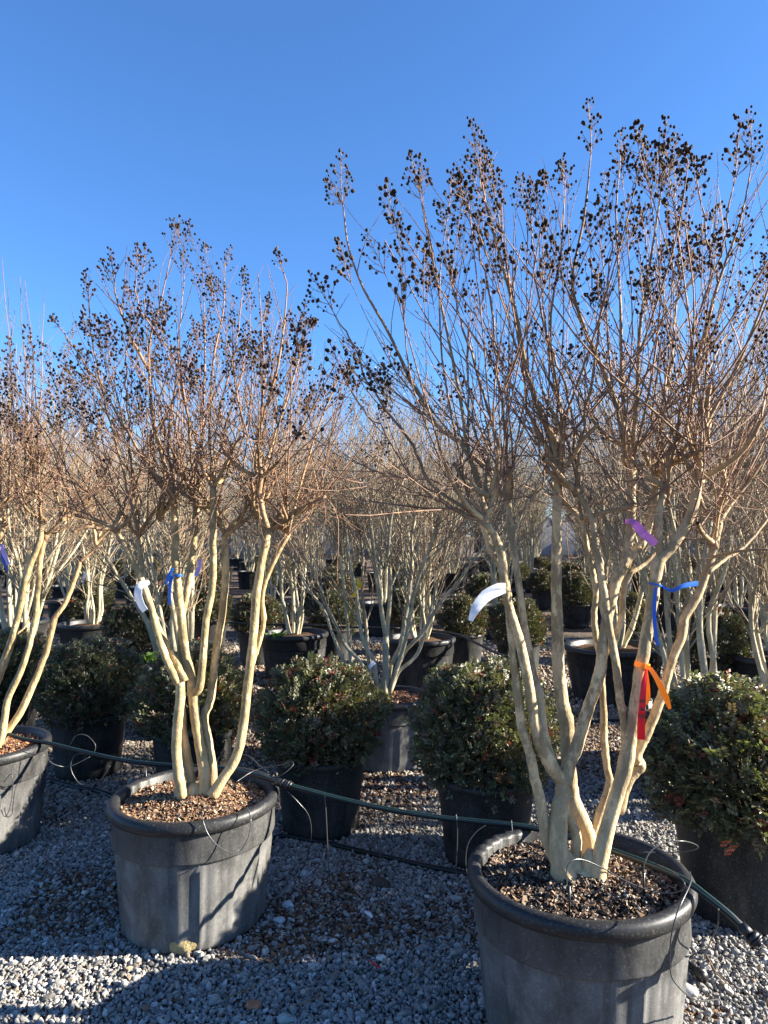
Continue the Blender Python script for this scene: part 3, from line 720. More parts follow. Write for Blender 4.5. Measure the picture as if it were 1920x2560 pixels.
    br(-.1, -.3, .006, .002, (436, 1245), (347, 1125), (272, 1003), (191, 876), (150, 820), fl=.2)
    br(-.1, -.1, .006, .002, (346, 1335), (300, 1150), (260, 1000), (230, 850), (222, 760), fl=.25)
    br(0, .2, .006, .002, (436, 1240), (420, 1100), (440, 950), (450, 820), (460, 700), fl=.25)
    br(0, -.2, .005, .002, (482, 1212), (470, 1050), (440, 900), (350, 780), (340, 700), fl=.25)
    br(0, .2, .005, .002, (533, 1220), (560, 1080), (600, 950), (620, 850), (625, 790), fl=.22)
    br(0, .1, .005, .002, (533, 1220), (540, 1080), (580, 900), (600, 780), (605, 720), fl=.24)
    br(0, -.1, .005, .002, (346, 1335), (330, 1200), (320, 1050), (315, 900), (330, 780), fl=.22)
    br(-.1, -.3, .004, .0015, (289, 1321), (231, 1238), (116, 1171), (20, 1090), final=False)
    br(-.1, .1, .004, .0015, (289, 1321), (220, 1290), (150, 1260), (60, 1200), final=False)
    br(.0, .1, .004, .0015, (722, 1335), (800, 1260), (880, 1200), (950, 1170), final=False)
    KN = [(289, 1321, -.12, (-.35, -.1, 0)), (346, 1337, .05, (-.2, .1, 0)), (400, 1290, 0, (-.25, 0, 0)), (436, 1245, 0, (-.1, -.1, 0)), (480, 1211, .12, (0, .15, 0)), (533, 1219, -.05, (0, -.1, 0)), (533, 1291, 0, (.1, .1, 0)), (563, 1337, .05, (.1, .1, 0)),
          (640, 1280, 0, (.1, 0, 0)), (651, 1194, -.1, (.05, -.1, 0)), (665, 1330, .05, (.2, .1, 0)), (722, 1335, .1, (.35, .1, 0)), (700, 1310, .05, (.3, -.1, 0)), (478, 1250, .1, (-.1, .2, 0))]
    for (x, y, dY, lean) in KN:
        knot_spray(tw, P(x, y, YB+dY), 9, lean, (.36, .75), caps, pan=.42, cr=.0054, side=2, tangle=13, rbase=.0038, limbs=3, zmax=2.62)
    for i, (x, y, dY, lean) in enumerate(KN[::2]):
        mb = MB(); v, f = ICO2; v = v*np.array((.018, .018, .024))*(1+.12*nr.randn(len(v), 1)); mb.add(v+P(x, y, YB+dY), f, .3); mb.build('burl', m, t)
    tw.build('twigs', m, t, kind='stuff'); put_caps(t, caps); return t, caps
ENV[0] = ((-50, 130, 217, 290, 370, 445, 510, 560, 640, 700, 760, 830, 950), (1000, 790, 680, 610, 600, 535, 610, 610, 710, 600, 760, 860, 1000))
tB, capsB = build_B()
root_crown(tB, bark_gold, (-.774, 2.935, .475), ((-.05, 0, .036, .06), (0, 0, .042, .06), (.045, .0, .040, .06)))

# ---------------- far-left tree, half outside the frame
YC = 3.62
def build_C():
    t = thing('crape_myrtle_tree', (-2.05, YC, .46), 'leaning bare tree at the left edge with dense dark seed heads above red mulch', 'tree', 'bare crape myrtles of the front row')
    T = tracer(YC); m = bark_gold
    stem = lambda *a, **k: stem_obj(t, m, *a, **k)
    stem(T(0, .1, (-25, 1885), (5, 1845), (48, 1785), (84, 1710), (104, 1660), (119, 1620), (133, 1560), (139, 1541), (160, 1513), (175, 1479), (193, 1430), (200, 1405)), .020, .011, flare=.3, knobs=((.68, .25),), ages=(1, .4))
    stem(T(-.02, -.05, (-20, 1885), (5, 1840), (19, 1751), (48, 1686), (66, 1638), (76, 1599), (90, 1539), (92, 1499), (97, 1449), (100, 1400), (112, 1340)), .018, .012, flare=.3, ages=(1, .7))
    stem(T(0, -.1, (-60, 1880), (-40, 1780), (0, 1680), (20, 1628), (36, 1579), (52, 1509), (62, 1453), (80, 1400), (99, 1350), (105, 1300)), .024, .014, flare=.3, ages=(1, .7))
    stem(T(.03, .1, (-60, 1885), (-70, 1750), (-60, 1600), (-40, 1480), (-10, 1380), (10, 1310)), .022, .014, flare=.3, ages=(1, .6))
    stem(T(.03, .2, (-80, 1885), (-110, 1700), (-130, 1500), (-140, 1380), (-150, 1300)), .022, .014, flare=.3, ages=(1, .6))
    stem(T(.02, .1, (34, 1590), (60, 1570), (80, 1530), (84, 1500)), .005, .004, name='branch', ages=(.8, .6), sides=8)
    stem(T(.1, .15, (157, 1515), (145, 1504), (115, 1503), (80, 1508)), .0035, .002, name='branch', ages=(.2, .1), sides=6)
    stem(T(.1, .15, (200, 1405), (230, 1380), (262, 1345)), .008, .005, name='branch', ages=(.3, .1), sides=8)
    tw = MB(); caps = []
    KN = [(105, 1300, -.1, (.0, -.1, 0)), (112, 1340, -.05, (.25, 0, 0)), (10, 1310, .1, (0, .1, 0)), (-40, 1290, .1, (-.1, .1, 0)), (60, 1240, 0, (0, 0, 0)), (150, 1300, .05, (.3, 0, 0)), (240, 1360, .12, (.3, .2, 0)), (-150, 1300, .2, (-.2, 0, 0)), (-10, 1250, -.1, (0, -.1, 0)), (90, 1180, .1, (.1, .1, 0))]
    for (x, y, dY, lean) in KN:
        knot_spray(tw, P(x, y, YC+dY), 10, lean, (.30, .66), caps, pan=.28, cr=.0060, side=2, tangle=16, rbase=.004, limbs=3, zmax=2.5)
    for x0, x1, y1 in ((40, 5, 640), (60, 50, 690), (100, 62, 700), (20, 20, 720), (80, 110, 740), (0, -20, 660)):
        traced(tw, T(0, .1, (x0, 1250), ((x0+x1)/2+8, 980), (x1, y1)), .0045, .001, caps, side=6, pan=.0, final=False, sl=(.1, .3))
    for i, (x, y, dY, lean) in enumerate(KN[:4]):
        mb = MB(); v, f = ICO2; v = v*np.array((.02, .02, .026))*(1+.12*nr.randn(len(v), 1)); mb.add(v+P(x, y, YC+dY), f, .3); mb.build('burl', m, t)
    tw.build('twigs', m, t, kind='stuff'); put_caps(t, caps, 250); return t, caps
ENV[0] = ((-600, -100, 0, 130, 260, 330, 400), (600, 640, 650, 720, 860, 980, 1150))
tC, capsC = build_C()
ENV[0] = None
print('caps', len(capsA), len(capsB), len(capsC))

# ------------------------------------------------------------------ shrubs
def leaves_mesh(name, RX, RZ, n, seed, leaf=.016, red=.06, cut=-.75, kk=1.0):
    r = np.random.RandomState(seed); mb = MB()
    VV, FF, AA = [], [], []; k = 0
    for i in range(n):
        d = r.randn(3); d /= np.linalg.norm(d)
        if d[2] < cut: d[2] *= -1
        lump = 1+.26*mnoise.noise(tuple(d*2.3+seed))+.09*mnoise.noise(tuple(d*6+seed))
        rad = (1-.55*r.rand()**1.8)*lump
        if r.rand() < .08: rad *= 1+.16*r.rand()
        p = d*rad*np.array((RX, RX, RZ))
        ax = norm(d+np.array((0, 0, .55))+r.randn(3)*.35); sd = norm(np.cross(ax, r.randn(3)))
        up = np.cross(ax, sd)
        g = r.uniform(.55, 1.25); q = r.rand()
        outer = rad > .85
        col = np.array((.115, .112, .058))*g*kk
        if q < .16: col = np.array((.17, .17, .07))*g*kk
        if q > 1-red and outer: col = np.array((.22, .045, .03))*g
        elif q > .80: col = np.array((.16, .105, .07))*g*kk
        L = leaf*r.uniform(.7, 1.35)
        for j in range(4):
            base = p+ax*(j*L*.55)
            for s in (-1, 1):
                ld = norm(ax*.55+sd*s+r.randn(3)*.22); wd = norm(np.cross(ld, up+r.randn(3)*.3))
                nn = np.cross(ld, wd); W = L*.31
                a = base; b = base+ld*L*.5+wd*W-nn*L*.06; c = base+ld*L; e = base+ld*L*.5-wd*W-nn*L*.06; mm = base+ld*L*.5+nn*L*.04
                VV += [a, b, c, e, mm]; FF += [(k, k+1, k+4), (k+1, k+2, k+4), (k+2, k+3, k+4), (k+3, k, k+4)]; k += 5
                AA += [col*r.uniform(.75, 1.2)]*5
    mb.add(np.array(VV), np.array(FF), np.array(AA)); return mb.mesh(name, leaf_m, smooth=False)
def shrub_twigs(RX, RZ, z0, seed):
    mb = MB(); st = rng.getstate(); rng.seed(seed)
    for i in range(30):
        d = norm(np.array((rng.gauss(0, .6), rng.gauss(0, .6), rng.uniform(.3, 1.2))))
        e = d*np.array((RX, RX, RZ))*rng.uniform(.9, 1.12); s = np.array((rng.gauss(0, .02), rng.gauss(0, .02), -z0))
        mid = s*.4+e*.5+rndv(.02); q = catmull([s, mid, e], 4); tube(mb, q, np.linspace(.005, .0015, len(q)), 4, np.array((.045, .022, .015)), cap=False)
    rng.setstate(st); return mb.mesh('branches', tinted_stat)
tinted_stat = tinted('shrub_wood', .8, False)
LV = [leaves_mesh('foliage', .36, .34, 4700, 3+i, leaf=.0215, red=(.05, .03, .08)[i]) for i in range(3)]
LVB = [leaves_mesh('foliage', .36, .34, 2400, 13+i, kk=.6, leaf=.025, red=.03) for i in range(2)]
TWG = [shrub_twigs(.36, .34, .28, i) for i in range(2)]
def shrub(x, y, top, rx, label, group, var=0, far=False, H=.40, RT=.24, RB=.195, potlabel=None, rz=0.0, pots=True):
    z0 = H-.04; rzv = (top-.28)/2; zc = top-rzv
    t = thing('potted_shrub', (x, y, z0), label, 'shrub', group)
    me = (LVB if far else LV)[var % (2 if far else 3)]
    o = link('foliage', me, t, 'stuff'); o.location = (0, 0, zc-z0); o.scale = (rx/.40, rx/.40, rzv/.36); o.rotation_euler[2] = rz
    if not far:
        o = link('branches', TWG[var % 2], t, 'stuff'); o.location = (0, 0, zc-z0); o.scale = (rx/.36, rx/.36, max(.6, (zc-z0)/.28))
    if pots: small_pot(x, y, RT, RB, H, potlabel, group.replace('shrubs', 'pots'))
    return t
SP = {}
def small_pot(x, y, RT, RB, H, label, group):
    key = 'small'
    if key not in SP:
        t = thing('shrub_pot', (x, y, 0), label, 'plant pot', group); k = .24
        mb = MB(); rows = [(.185, 0), (.195, .01)]+[(.195+.038*q/6, .01+.36*q/6) for q in range(1, 7)]
        lathe(mb, rows, (x, y, 0), 64, .5, lambda th, i, rr: rr+np.where(((th*8/6.2832) % 1) < .1, .004, 0)*(1 < i < 6)); mb.build('body', pot_plain, t)
        mb = MB(); lathe(mb, [(.232, .365), (.243, .366), (.245, .385), (.240, .40), (.228, .402), (.224, .34)], (x, y, 0), 64, .5); mb.build('rim', pot_rim, t)
        mb = MB(); lathe(mb, [(.001, .37), (.12, .368), (.224, .36)], (x, y, 0), 24, .5); mb.build('soil', soil_dark, t)
        SP[key] = t
        t.scale = (RT/.24, RT/.24, H/.4); return t
    c = copy_tree(SP[key], loc=(x, y, 0), rz=rng.random()*6, label=label, group=group); c.scale = (RT/.24, RT/.24, H/.4); return c
BL = ['glossy leafy shrub at the right edge behind the nearest pot', 'round leafy shrub beyond the hose just left of the nearest tree', 'leafy shrub with red tips between the two large front pots',
      'dark shrub hidden behind the stems of the left centre tree', 'dark leafy shrub left of the golden tree, behind a looping drip tube', 'leafy shrub at the far left edge behind the leaning tree']
PL = ['black shrub pot standing right behind the nearest large pot', 'black shrub pot in shade behind the hose near the nearest pot', 'black shrub pot between the two large front pots',
      'black shrub pot half hidden behind the left centre pot', 'black shrub pot with a sunlit right side, left of the golden tree', 'black shrub pot at the far left edge behind the leaning tree']
GS = 'clipped leafy shrubs in pots between the tree rows'
for i, (x, y, rt, top, rx) in enumerate(BUSH):
    shrub(x, y, top, rx, BL[i], GS, i, False, H=.40 if i else .44, RT=rt, potlabel=PL[i], rz=i*1.3)
# a few coloured leaves singled out on the right shrub
mb = MB()
for c0, col in ((P(1812, 2108, 2.62), (.75, .12, .03)), (P(1830, 2120, 2.62), (.75, .14, .03)), (P(1905, 1715, 2.9), (.75, .45, .02)), (P(1822, 2130, 2.62), (.65, .1, .03))):
    for j in range(9):
        s = (-1)**j; a = c0+np.array(((j-4)*.0035, 0, 0)); ld = norm(np.array((s*.5, -.2, -.6 if s < 0 else .6)))
        wd = np.array((.0025, 0, .0005)); mb.add([a, a+ld*.008+wd, a+ld*.017, a+ld*.008-wd], [(0, 1, 2, 3)], np.array(col))
mb.build('red_leaves', leaf_m, bpy.data.objects['potted_shrub'], smooth=False, kind='stuff')

# ------------------------------------------------------------------ middle tree (traced) and generic trees behind
def soft_crown(tw, tops, lean_c, n=7, Lr=(.6, 1.2), side=5, tangle=8, caps=None, pan=0.0, rbase=.0045, age_up=.1):
    for k in tops:
        k = np.array(k); lean = (k-lean_c)*np.array((1, 1, 0))*.6
        knot_spray(tw, k, n, tuple(lean), Lr, caps if caps is not None else [], pan=pan, side=side, tangle=tangle, rbase=rbase, spread=.38)
def build_D():
    Y0 = 4.87; t = thing('crape_myrtle_tree', (0, Y0, .42), 'pale slender multi-stem tree rising behind the shrub between the two front trees', 'tree', 'bare trees of the second row')
    T = tracer(Y0); m = bark_pale; tops = []; DS = []
    for a, b, r0, r1, pp in [
        (0, 0, .026, .02, [(962, 1735), (963, 1687), (965, 1591)]),
        (0, -.1, .016, .010, [(965, 1595), (953, 1519), (948, 1458), (936, 1386), (930, 1330), (920, 1270)]),
        (0, .1, .016, .010, [(965, 1595), (972, 1531), (977, 1458), (972, 1386), (975, 1320), (985, 1250)]),
        (0, .15, .018, .010, [(962, 1738), (980, 1659), (1001, 1615), (1011, 1555), (1023, 1483), (1030, 1410), (1030, 1340), (1040, 1280)]),
        (0, -.15, .016, .010, [(972, 1735), (1006, 1627), (1018, 1581), (1035, 1483), (1054, 1422), (1075, 1370), (1090, 1320)]),
        (.05, -.2, .016, .008, [(972, 1738), (1006, 1639), (1054, 1584), (1081, 1538), (1112, 1492), (1146, 1454), (1180, 1405), (1211, 1364)]),
        (0, .2, .015, .008, [(975, 1735), (996, 1680), (1030, 1651), (1049, 1622), (1069, 1562), (1081, 1507), (1107, 1417), (1130, 1360)]),
        (0, 0, .016, .009, [(950, 1735), (941, 1700), (934, 1651), (914, 1615), (900, 1567), (893, 1495), (881, 1434), (870, 1380), (865, 1320)]),
        (0, -.2, .015, .009, [(945, 1738), (922, 1692), (897, 1651), (861, 1610), (837, 1555), (813, 1507), (784, 1430), (760, 1390)]),
        (.1, .2, .013, .007, [(900, 1730), (861, 1656), (830, 1581), (811, 1526), (770, 1473), (741, 1415), (720, 1380)]),
        (.1, 0, .014, .008, [(890, 1735), (878, 1671), (866, 1531), (854, 1418), (840, 1350)]),
        (.1, .1, .013, .008, [(930, 1738), (920, 1640), (915, 1560), (905, 1480), (908, 1400), (900, 1330)])]:
        q, d, r = stem_obj(t, m, T(a, b, *pp), r0, r1, sides=8, k=4, ages=(1, .9))
        if len(pp) > 3: tops.append(q[-1]); DS.append((q, d, r))
    tw = MB(); caps = []
    for q, d, r in DS:
        for _ in range(9):
            j = int(rng.uniform(.4, .98)*(len(q)-1)); d_ = norm(d[j]+perp(d[j], rng.random()*6.28)*rng.uniform(.4, .9))
            p_, dd_, rd_ = shoot(tw, q[j], d_, rng.uniform(.3, .85), r[j]*.4, .0012, up=.11, wob=.07, n=8, sides=4); twiglets(tw, p_, dd_, rd_, 4, .1, .35, spread=.9)
    soft_crown(tw, tops, np.array((0, Y0, 0)), 11, (.45, 1.0), 6, 12, caps, .10)
    tw.build('twigs', m, t, kind='stuff'); put_caps(t, caps, 0); return t
build_D()
def generic_tree(seed, ns, z1, L, spread, mat, far=False, pan=0.0, leafy=False, lean=(0, 0)):
    """multi-stem tree at the origin (its pot's soil level): list of stem meshes + twig mesh"""
    st = rng.getstate(); rng.seed(seed); stems = []; tops = []; tw = MB(); allm = MB()
    for i in range(ns):
        a = i*6.283/ns+rng.uniform(-.4, .4); s = spread*rng.uniform(.3, 1.1); zz = z1*rng.uniform(.8, 1.15)
        e = np.array((math.cos(a)*s+lean[0], math.sin(a)*s*.8+lean[1], zz)); b = np.array((math.cos(a)*.045, math.sin(a)*.045, -.02))
        pts = [b, b*.6+e*.18+rndv(.012)+np.array((math.cos(a), math.sin(a), 0))*.03, b*.3+e*.45+rndv(.025), e*.72+rndv(.025), e]
        q = catmull(pts, 4 if not far else 3); n = len(q); r0 = rng.uniform(.015, .025); rad = np.linspace(r0, r0*.6, n)*(1+.08*np.sin(np.arange(n)*2.1))
        mb = allm if far else MB()
        tube(mb, q, rad, 5 if far else 8, .95, lump=.03); tops.append(q[-1])
        if rng.random() < .6:
            j = int(n*.55); e2 = e+np.array((rng.gauss(0, .18), rng.gauss(0, .18), rng.uniform(-.1, .15))); q2 = catmull([q[j], (q[j]+e2)/2+rndv(.03), e2], 4)
            tube(mb, q2, np.linspace(rad[j]*.8, r0*.5, len(q2)), 5 if far else 7, .9, cap=False); tops.append(q2[-1])
        sd = nearest_dirs(q); w2 = tw if not far else allm
        for _ in range(7 if far else 10):
            t_ = rng.uniform(.42, .98)*(n-1); j = int(t_); d_ = norm(sd[j]+perp(sd[j], rng.random()*6.28)*rng.uniform(.45, .9))
            p_, dd_, rd_ = shoot(w2, q[j], d_, rng.uniform(.35, .95), rad[j]*.38, .0012, up=.12, wob=.07, n=7, sides=3 if far else 4)
            twiglets(w2, p_, dd_, rd_, 4, .12, .4, spread=.9)
        if not far: stems.append(mb.mesh('stem', mat))
    caps = []
    for k in tops:
        ln = (k*np.array((1, 1, 0)))*.8
        knot_spray(tw if not far else allm, k, 9 if far else 8, tuple(ln), (L*.55, L), caps, pan=pan, side=5, tangle=5, rbase=.006 if far else .005, spread=.36)
    if leafy:
        r = np.random.RandomState(seed); lm = MB()
        for _ in range(1400):
            k = tops[r.randint(len(tops))]; p = np.array(k)+np.array((r.randn()*.22, r.randn()*.22, abs(r.rand())*L*1.05)); l = norm(r.randn(3)); wv = norm(np.cross(l, r.randn(3)))
            lm.add([p, p+l*.018+wv*.007, p+l*.036, p+l*.018-wv*.007], [(0, 1, 2, 3)], np.array((.06, .085, .03))*r.uniform(.6, 1.4))
        leafmesh = lm.mesh('foliage', leaf_m, smooth=False)
    else: leafmesh = None
    capm = None
    if caps:
        cm = MB()
        for p, d, r_ in caps: cm.add(v_*r_*np.array((1, 1, 1.1)), f_, .5); cm.v[-1] += p
        capm = cm.mesh('seed_capsules', caps_m)
    rng.setstate(st)
    return dict(stems=stems, twigs=(tw.mesh('twigs', mat) if not far else None), all=(allm.mesh('pale_bare_tree', mat) if far else None), leaf=leafmesh, caps=capm)
MIDP = [generic_tree(100+i, (7, 8, 6, 9)[i], (1.25, 1.1, 1.3, 1.2)[i], 1.35, (.42, .5, .36, .45)[i], bark_pale, pan=.06) for i in range(4)]
FARP = [generic_tree(200+i, 7, 1.45, 1.95, .42, bark_pale, far=True, leafy=(i in (2, 5))) for i in range(6)]
def place_tree(proto, x, y, z, label, group, rz=0.0, sc=1.0, szz=None):
    if proto['all']:
        if proto['leaf'] is None:
            o = link('bare_tree', proto['all']); o.location = (x, y, z); tag(o, label, 'tree', group)
        else:
            o = thing('bare_tree', (x, y, z), label, 'tree', group); link('branches', proto['all'], o, 'stuff'); link('foliage', proto['leaf'], o, 'stuff')
    else:
        o = thing('bare_tree', (x, y, z), label, 'tree', group)
        for me in proto['stems']: link('stem', me, o)
        link('twigs', proto['twigs'], o, 'stuff')
        if proto['caps']: link('seed_capsules', proto['caps'], o, 'stuff')
    o.rotation_euler[2] = rz; o.scale = (sc, sc, szz or sc); return o
BP = {}
def back_pot(x, y, RT, H, label, group, mat='plain'):
    if 'p' not in BP:
        BP['p'] = big_pot(x, y, .35, .29, .5, label, group, 15, 9, mat=pot_plain, soil=soil_red, sides=60, name='tree_pot')
        o = BP['p']
    else: o = copy_tree(BP['p'], loc=(x, y, 0), rz=rng.random()*6, label=label, group=group)
    o.scale = (RT/.35, RT/.35, H/.5); return o
G2 = 'black pots of the second and third tree rows'; GT = 'bare trees of the second and third rows'
# x, y, RT, H, tree proto or None, rz, scale, pot label, tree label
MID = [
 (.02, 4.87, .30, .46, None, 0, 1, 'grey pot of the slender middle tree, sunlit between two shrubs', None),
 (1.93, 4.45, .33, .46, 0, .6, 1.08, 'pot hidden behind the glossy shrub at the right', 'pale tree with upright thick stems behind the glossy right hand shrub'),
 (2.62, 4.75, .33, .46, 2, 2.2, 1.05, 'pot behind the right hand shrub near the right edge', 'pale forked tree at the right edge, behind the glossy shrub'),
 (-1.62, 5.6, .33, .48, 1, 1.0, 1.05, 'pot hidden behind the shrub behind the golden tree', 'pale spreading tree directly behind the golden left tree'),
 (-3.3, 6.5, .35, .5, 3, .3, 1.1, 'pot behind the leaning left edge tree', 'pale thick stemmed tree at the left edge, behind the leaning tree'),
 (-.96, 7.65, .355, .5, 2, 3.0, 1.0, 'black pot overgrown with green weeds right of the golden tree', 'pale tree with two straight trunks standing in the weedy pot'),
 (.38, 7.3, .345, .5, 3, 4.4, 1.02, 'black ribbed pot right behind the slender middle tree', 'grey vase shaped tree in the ribbed pot behind the slender middle tree'),
 (2.17, 6.75, .45, .5, 1, 5.2, 1.15, 'widest black pot, seen behind the stems of the nearest tree', 'grey tree with slanting stems in the widest pot'),
 (-3.47, 8.5, .37, .5, 0, 2.6, .95, 'black pot far left under a tight cluster of grey trunks', 'grey tree with tight upright trunks at the left, in a shaded pot'),
 (-4.5, 8.75, .35, .5, 2, 1.6, 1.0, 'black pot at the left edge beyond the leaning tree stems', 'pale bare tree at the left edge in the third row'),
 (3.35, 6.05, .36, .52, 3, 1.9, 1.05, 'sunlit grey pot at the right edge of the second row', 'pale bare tree at the right edge above a sunlit grey pot'),
 (3.9, 4.0, .34, .5, 1, .9, 1.05, 'black pot of the added shade-casting tree just outside the right edge', 'unseen bare tree added just outside the right edge for its shade'),  # unseen tree, added to throw shade on the back rows
 (5.0, 6.0, .34, .5, 0, 2.9, 1.05, 'black pot of the added shade-casting tree outside the right edge, third row', 'unseen bare tree added outside the right edge in the third row for its shade')]  # another unseen tree, put in for the shade it casts
for i, (x, y, rt, h, pr, rz, sc, pl, tl) in enumerate(MID):
    if i == 0: big_pot(x, y, rt, .25, h, pl, G2, 15, 8, soil=soil_red, name='tree_pot', chips=dict(n=1200, s=.011, col=colC, key='chip'), sides=80)
    else: back_pot(x, y, rt, h, pl, G2)
    if pr is not None: place_tree(MIDP[pr], x, y, h-.05, tl, GT, rz, sc)
# shrubs of the back rows
MS = [(1.45, 7.7, .84, .31, 'dark round shrub across the aisle from the widest pot'), (.92, 8.3, .82, .3, 'dark shrub beside the ribbed pot at the aisle'), (2.95, 8.6, .83, .3, 'dark clipped shrub behind the widest pot'),
      (2.95, 6.4, .86, .34, 'dark shrub with reddish leaves behind the right hand pale tree'), (-1.5, 8.5, .82, .32, 'dark shrub left of the weedy pot'), (-.62, 8.8, .84, .34, 'dark shrub right behind the weedy pot'),
      (-2.6, 7.4, .82, .32, 'dark shrub beyond the golden tree on its left'), (-2.35, 9.6, .82, .34, 'dark shrub in the fourth row left of the golden tree'), (-4.1, 9.9, .82, .34, 'dark shrub behind the tight grey trunks, left side'), (-3.2, 10.1, .82, .34, 'dark shrub behind the tight grey trunks, right side'),
      (.35, 9.2, .84, .34, 'dark shrub behind the grey vase shaped tree'), (4.4, 5.1, .9, .36, 'unseen shrub added just outside the right edge for its shade')]  # last entry is out of view, added to help shade the back rows
for i, (x, y, top, rx, lb) in enumerate(MS):
    shrub(x, y, top, rx, lb, GS, i, y > 6, potlabel='black pot of the '+lb, rz=i*2.1)
# distant rows
GF = 'bare trees of the distant rows'; GFP = 'pots of the distant tree rows'; GFS = 'shrubs in the distant rows'
row = 10.9; ri = 0
while row < 34:
    slope = -.12; sp = 1.5+.02*row
    nx = int((.56*row+2.5)/sp)
    for k in range(-nx, nx+2):
        x = k*sp+rng.uniform(-.15, .15)+(ri % 3)*.5; y = row+slope*x+rng.uniform(-.15, .15)
        if ri < 2 and (abs(x/y-(1140-960)/F) < .035 or abs(x/y-(588-960)/F) < .025): continue
        lead = 'pale bare multi-stem tree standing far back in the nursery rows'
        back_pot(x, y, .35, .5, 'black pot of a bare tree far back in the nursery rows', GFP)
        pr = FARP[rng.randrange(6)] if row > 13 or True else None
        place_tree(pr, x, y, .45, lead if pr['leaf'] is None else 'sparsely leafed green tree standing far back among the bare trees', GF if pr['leaf'] is None else 'leafy trees of the distant rows', rng.random()*6.28, rng.uniform(.9, 1.06)*(1+.006*row))
    row2 = row+1.25; 
    if row < 24:
        for k in range(-nx, nx+2):
            x = k*sp*.8+rng.uniform(-.12, .12)+.4; y = row2+slope*x
            if abs(x/y-(1140-960)/F) < .03 or abs(x/y-(588-960)/F) < .02: continue
            shrub(x, y, .84+rng.uniform(-.06, .06), .34, 'dark clipped shrub far back between the rows of bare trees', GFS, k+nx, True, potlabel='black shrub pot far back between the rows of bare trees', rz=k*1.1)
    row += 2.9 if row < 22 else 3.6; ri += 1

# ------------------------------------------------------------------ plastic-covered tunnels far behind
pm, n_, b_ = M('tunnel_plastic'); b_.inputs['Roughness'].default_value = .4
n_.links.new(ramp(n_, nz(n_, 1.3, 4, objco(n_)), [(.3, (.10, .10, .10)), (.7, (.17, .165, .16))]), b_.inputs['Base Color'])
tl = ['long grey plastic covered growing tunnel far behind the trees on the right', 'grey plastic covered growing tunnel far behind the middle of the rows', 'grey plastic covered growing tunnel far behind the left rows']
for i, (x0, x1, y) in enumerate(((6, 30, 44), (-12, 4.5, 46), (-34, -14, 48))):
    t = thing('growing_tunnel', ((x0+x1)/2, y, 0), tl[i], 'greenhouse', 'plastic covered growing tunnels'); mb = MB(); a = np.linspace(0, math.pi, 15)
    xs = np.linspace(x0, x1, 25); V = np.array([[x, y-3.2*math.cos(q), .3+2.3*math.sin(q)**.8] for x in xs for q in a]); n2 = len(a)
    i2 = (np.arange(24)[:, None]*n2+np.arange(n2-1)[None, :]).reshape(-1); mb.add(V, np.stack((i2, i2+1, i2+n2+1, i2+n2), 1), .5); mb.build('cover', pm, t)
    for x in np.linspace(x0, x1, 13):
        h = MB(); tube(h, np.array([[x, y-3.23*math.cos(q), .3+2.33*math.sin(q)**.8] for q in a]), .03, 6, .5); h.build('hoop', black, t)
    mb = MB(); mb.add([(x0, y-3.2, 0), (x1, y-3.2, 0), (x1, y-3.2, .34), (x0, y-3.2, .34), (x0, y-3.26, 0), (x1, y-3.26, 0), (x1, y-3.26, .34), (x0, y-3.26, .34)], [(4, 5, 6, 7), (3, 2, 6, 7), (0, 1, 2, 3)], .5); mb.build('side_board', pm, t)

# ------------------------------------------------------------------ hoses and drip tubes
def sweep(name, pts, r, mat, parent=None, sides=8, k=8, label=None, cat=None, group=None):
    q = catmull(pts, k); mb = MB(); tube(mb, q, r, sides, .5, transport=True)
    o = mb.build(name, mat, parent)
    if label: tag(o, label, cat, group)
    return q
def ridge(name, q, r, parent, mat, up=(0, 0, 1), rr=.0017, side=.35):
    t = np.gradient(q, axis=0); s = np.cross(t, (0, 0, 1)); s /= np.linalg.norm(s, axis=1)[:, None]
    off = np.array((0, 0, 1))*math.cos(side)+s*math.sin(side)
    mb = MB(); tube(mb, q+off*r*.93, rr, 5, .5, transport=True); mb.build(name, mat, parent)
GH = 'black irrigation hoses'
H1 = PP((-140, 1790, 3.75), (-20, 1822, 3.65), (60, 1848, 3.6), (122, 1858, 3.55), (230, 1884, 3.42), (330, 1904, 3.30), (440, 1914, 3.22), (540, 1919, 3.16), (640, 1938, 3.02), (710, 1960, 2.90))
H2 = PP((700, 1957, 2.90), (760, 1974, 2.85), (860, 2000, 2.78), (960, 2022, 2.70), (1080, 2042, 2.62), (1180, 2053, 2.56), (1270, 2062, 2.50))
H2b = PP((1270, 2062, 2.50), (1340, 2072, 2.46), (1420, 2092, 2.40), (1530, 2127, 2.28), (1640, 2168, 2.15), (1715, 2203, 2.06), (1770, 2243, 2.0), (1830, 2292, 1.95), (1876, 2338, 1.92))
t = thing('irrigation_hose', tuple(H1[4]), 'upper black green hose lying over the pot rims from the left edge', 'hose', GH)
q = sweep('tube', H1, .0100, hose_m, t); ridge('stripe', q, .0100, t, stripe_m)
t = thing('irrigation_hose', tuple(H2[3]), 'green black striped hose spanning from the left centre pot across the nearest pot', 'hose', GH)
q = sweep('tube', np.vstack((H2, H2b[1:]))  , .0100, hose_m, t); ridge('stripe', q  , .0100, t, stripe_m, side=-.2); ridge('stripe', q  , .0100, t, stripe_m, side=.9, rr=.0015)
for (i0, L_) in ((H2[0], 0),):
    d = norm(H2[1]-H2[0]); mb = MB()
    for a, b, r in ((-.02, .012, .0165), (.012, .02, .019), (.022, .038, .0165), (.040, .046, .0185), (.048, .056, .0155)):
        tube(mb, np.array([i0+d*a, i0+d*b]), r, 14, .5)
    mb.build('coupling', black, t)
e = H2b[-1]; d = norm(H2b[-1]-H2b[-2]); mb = MB()
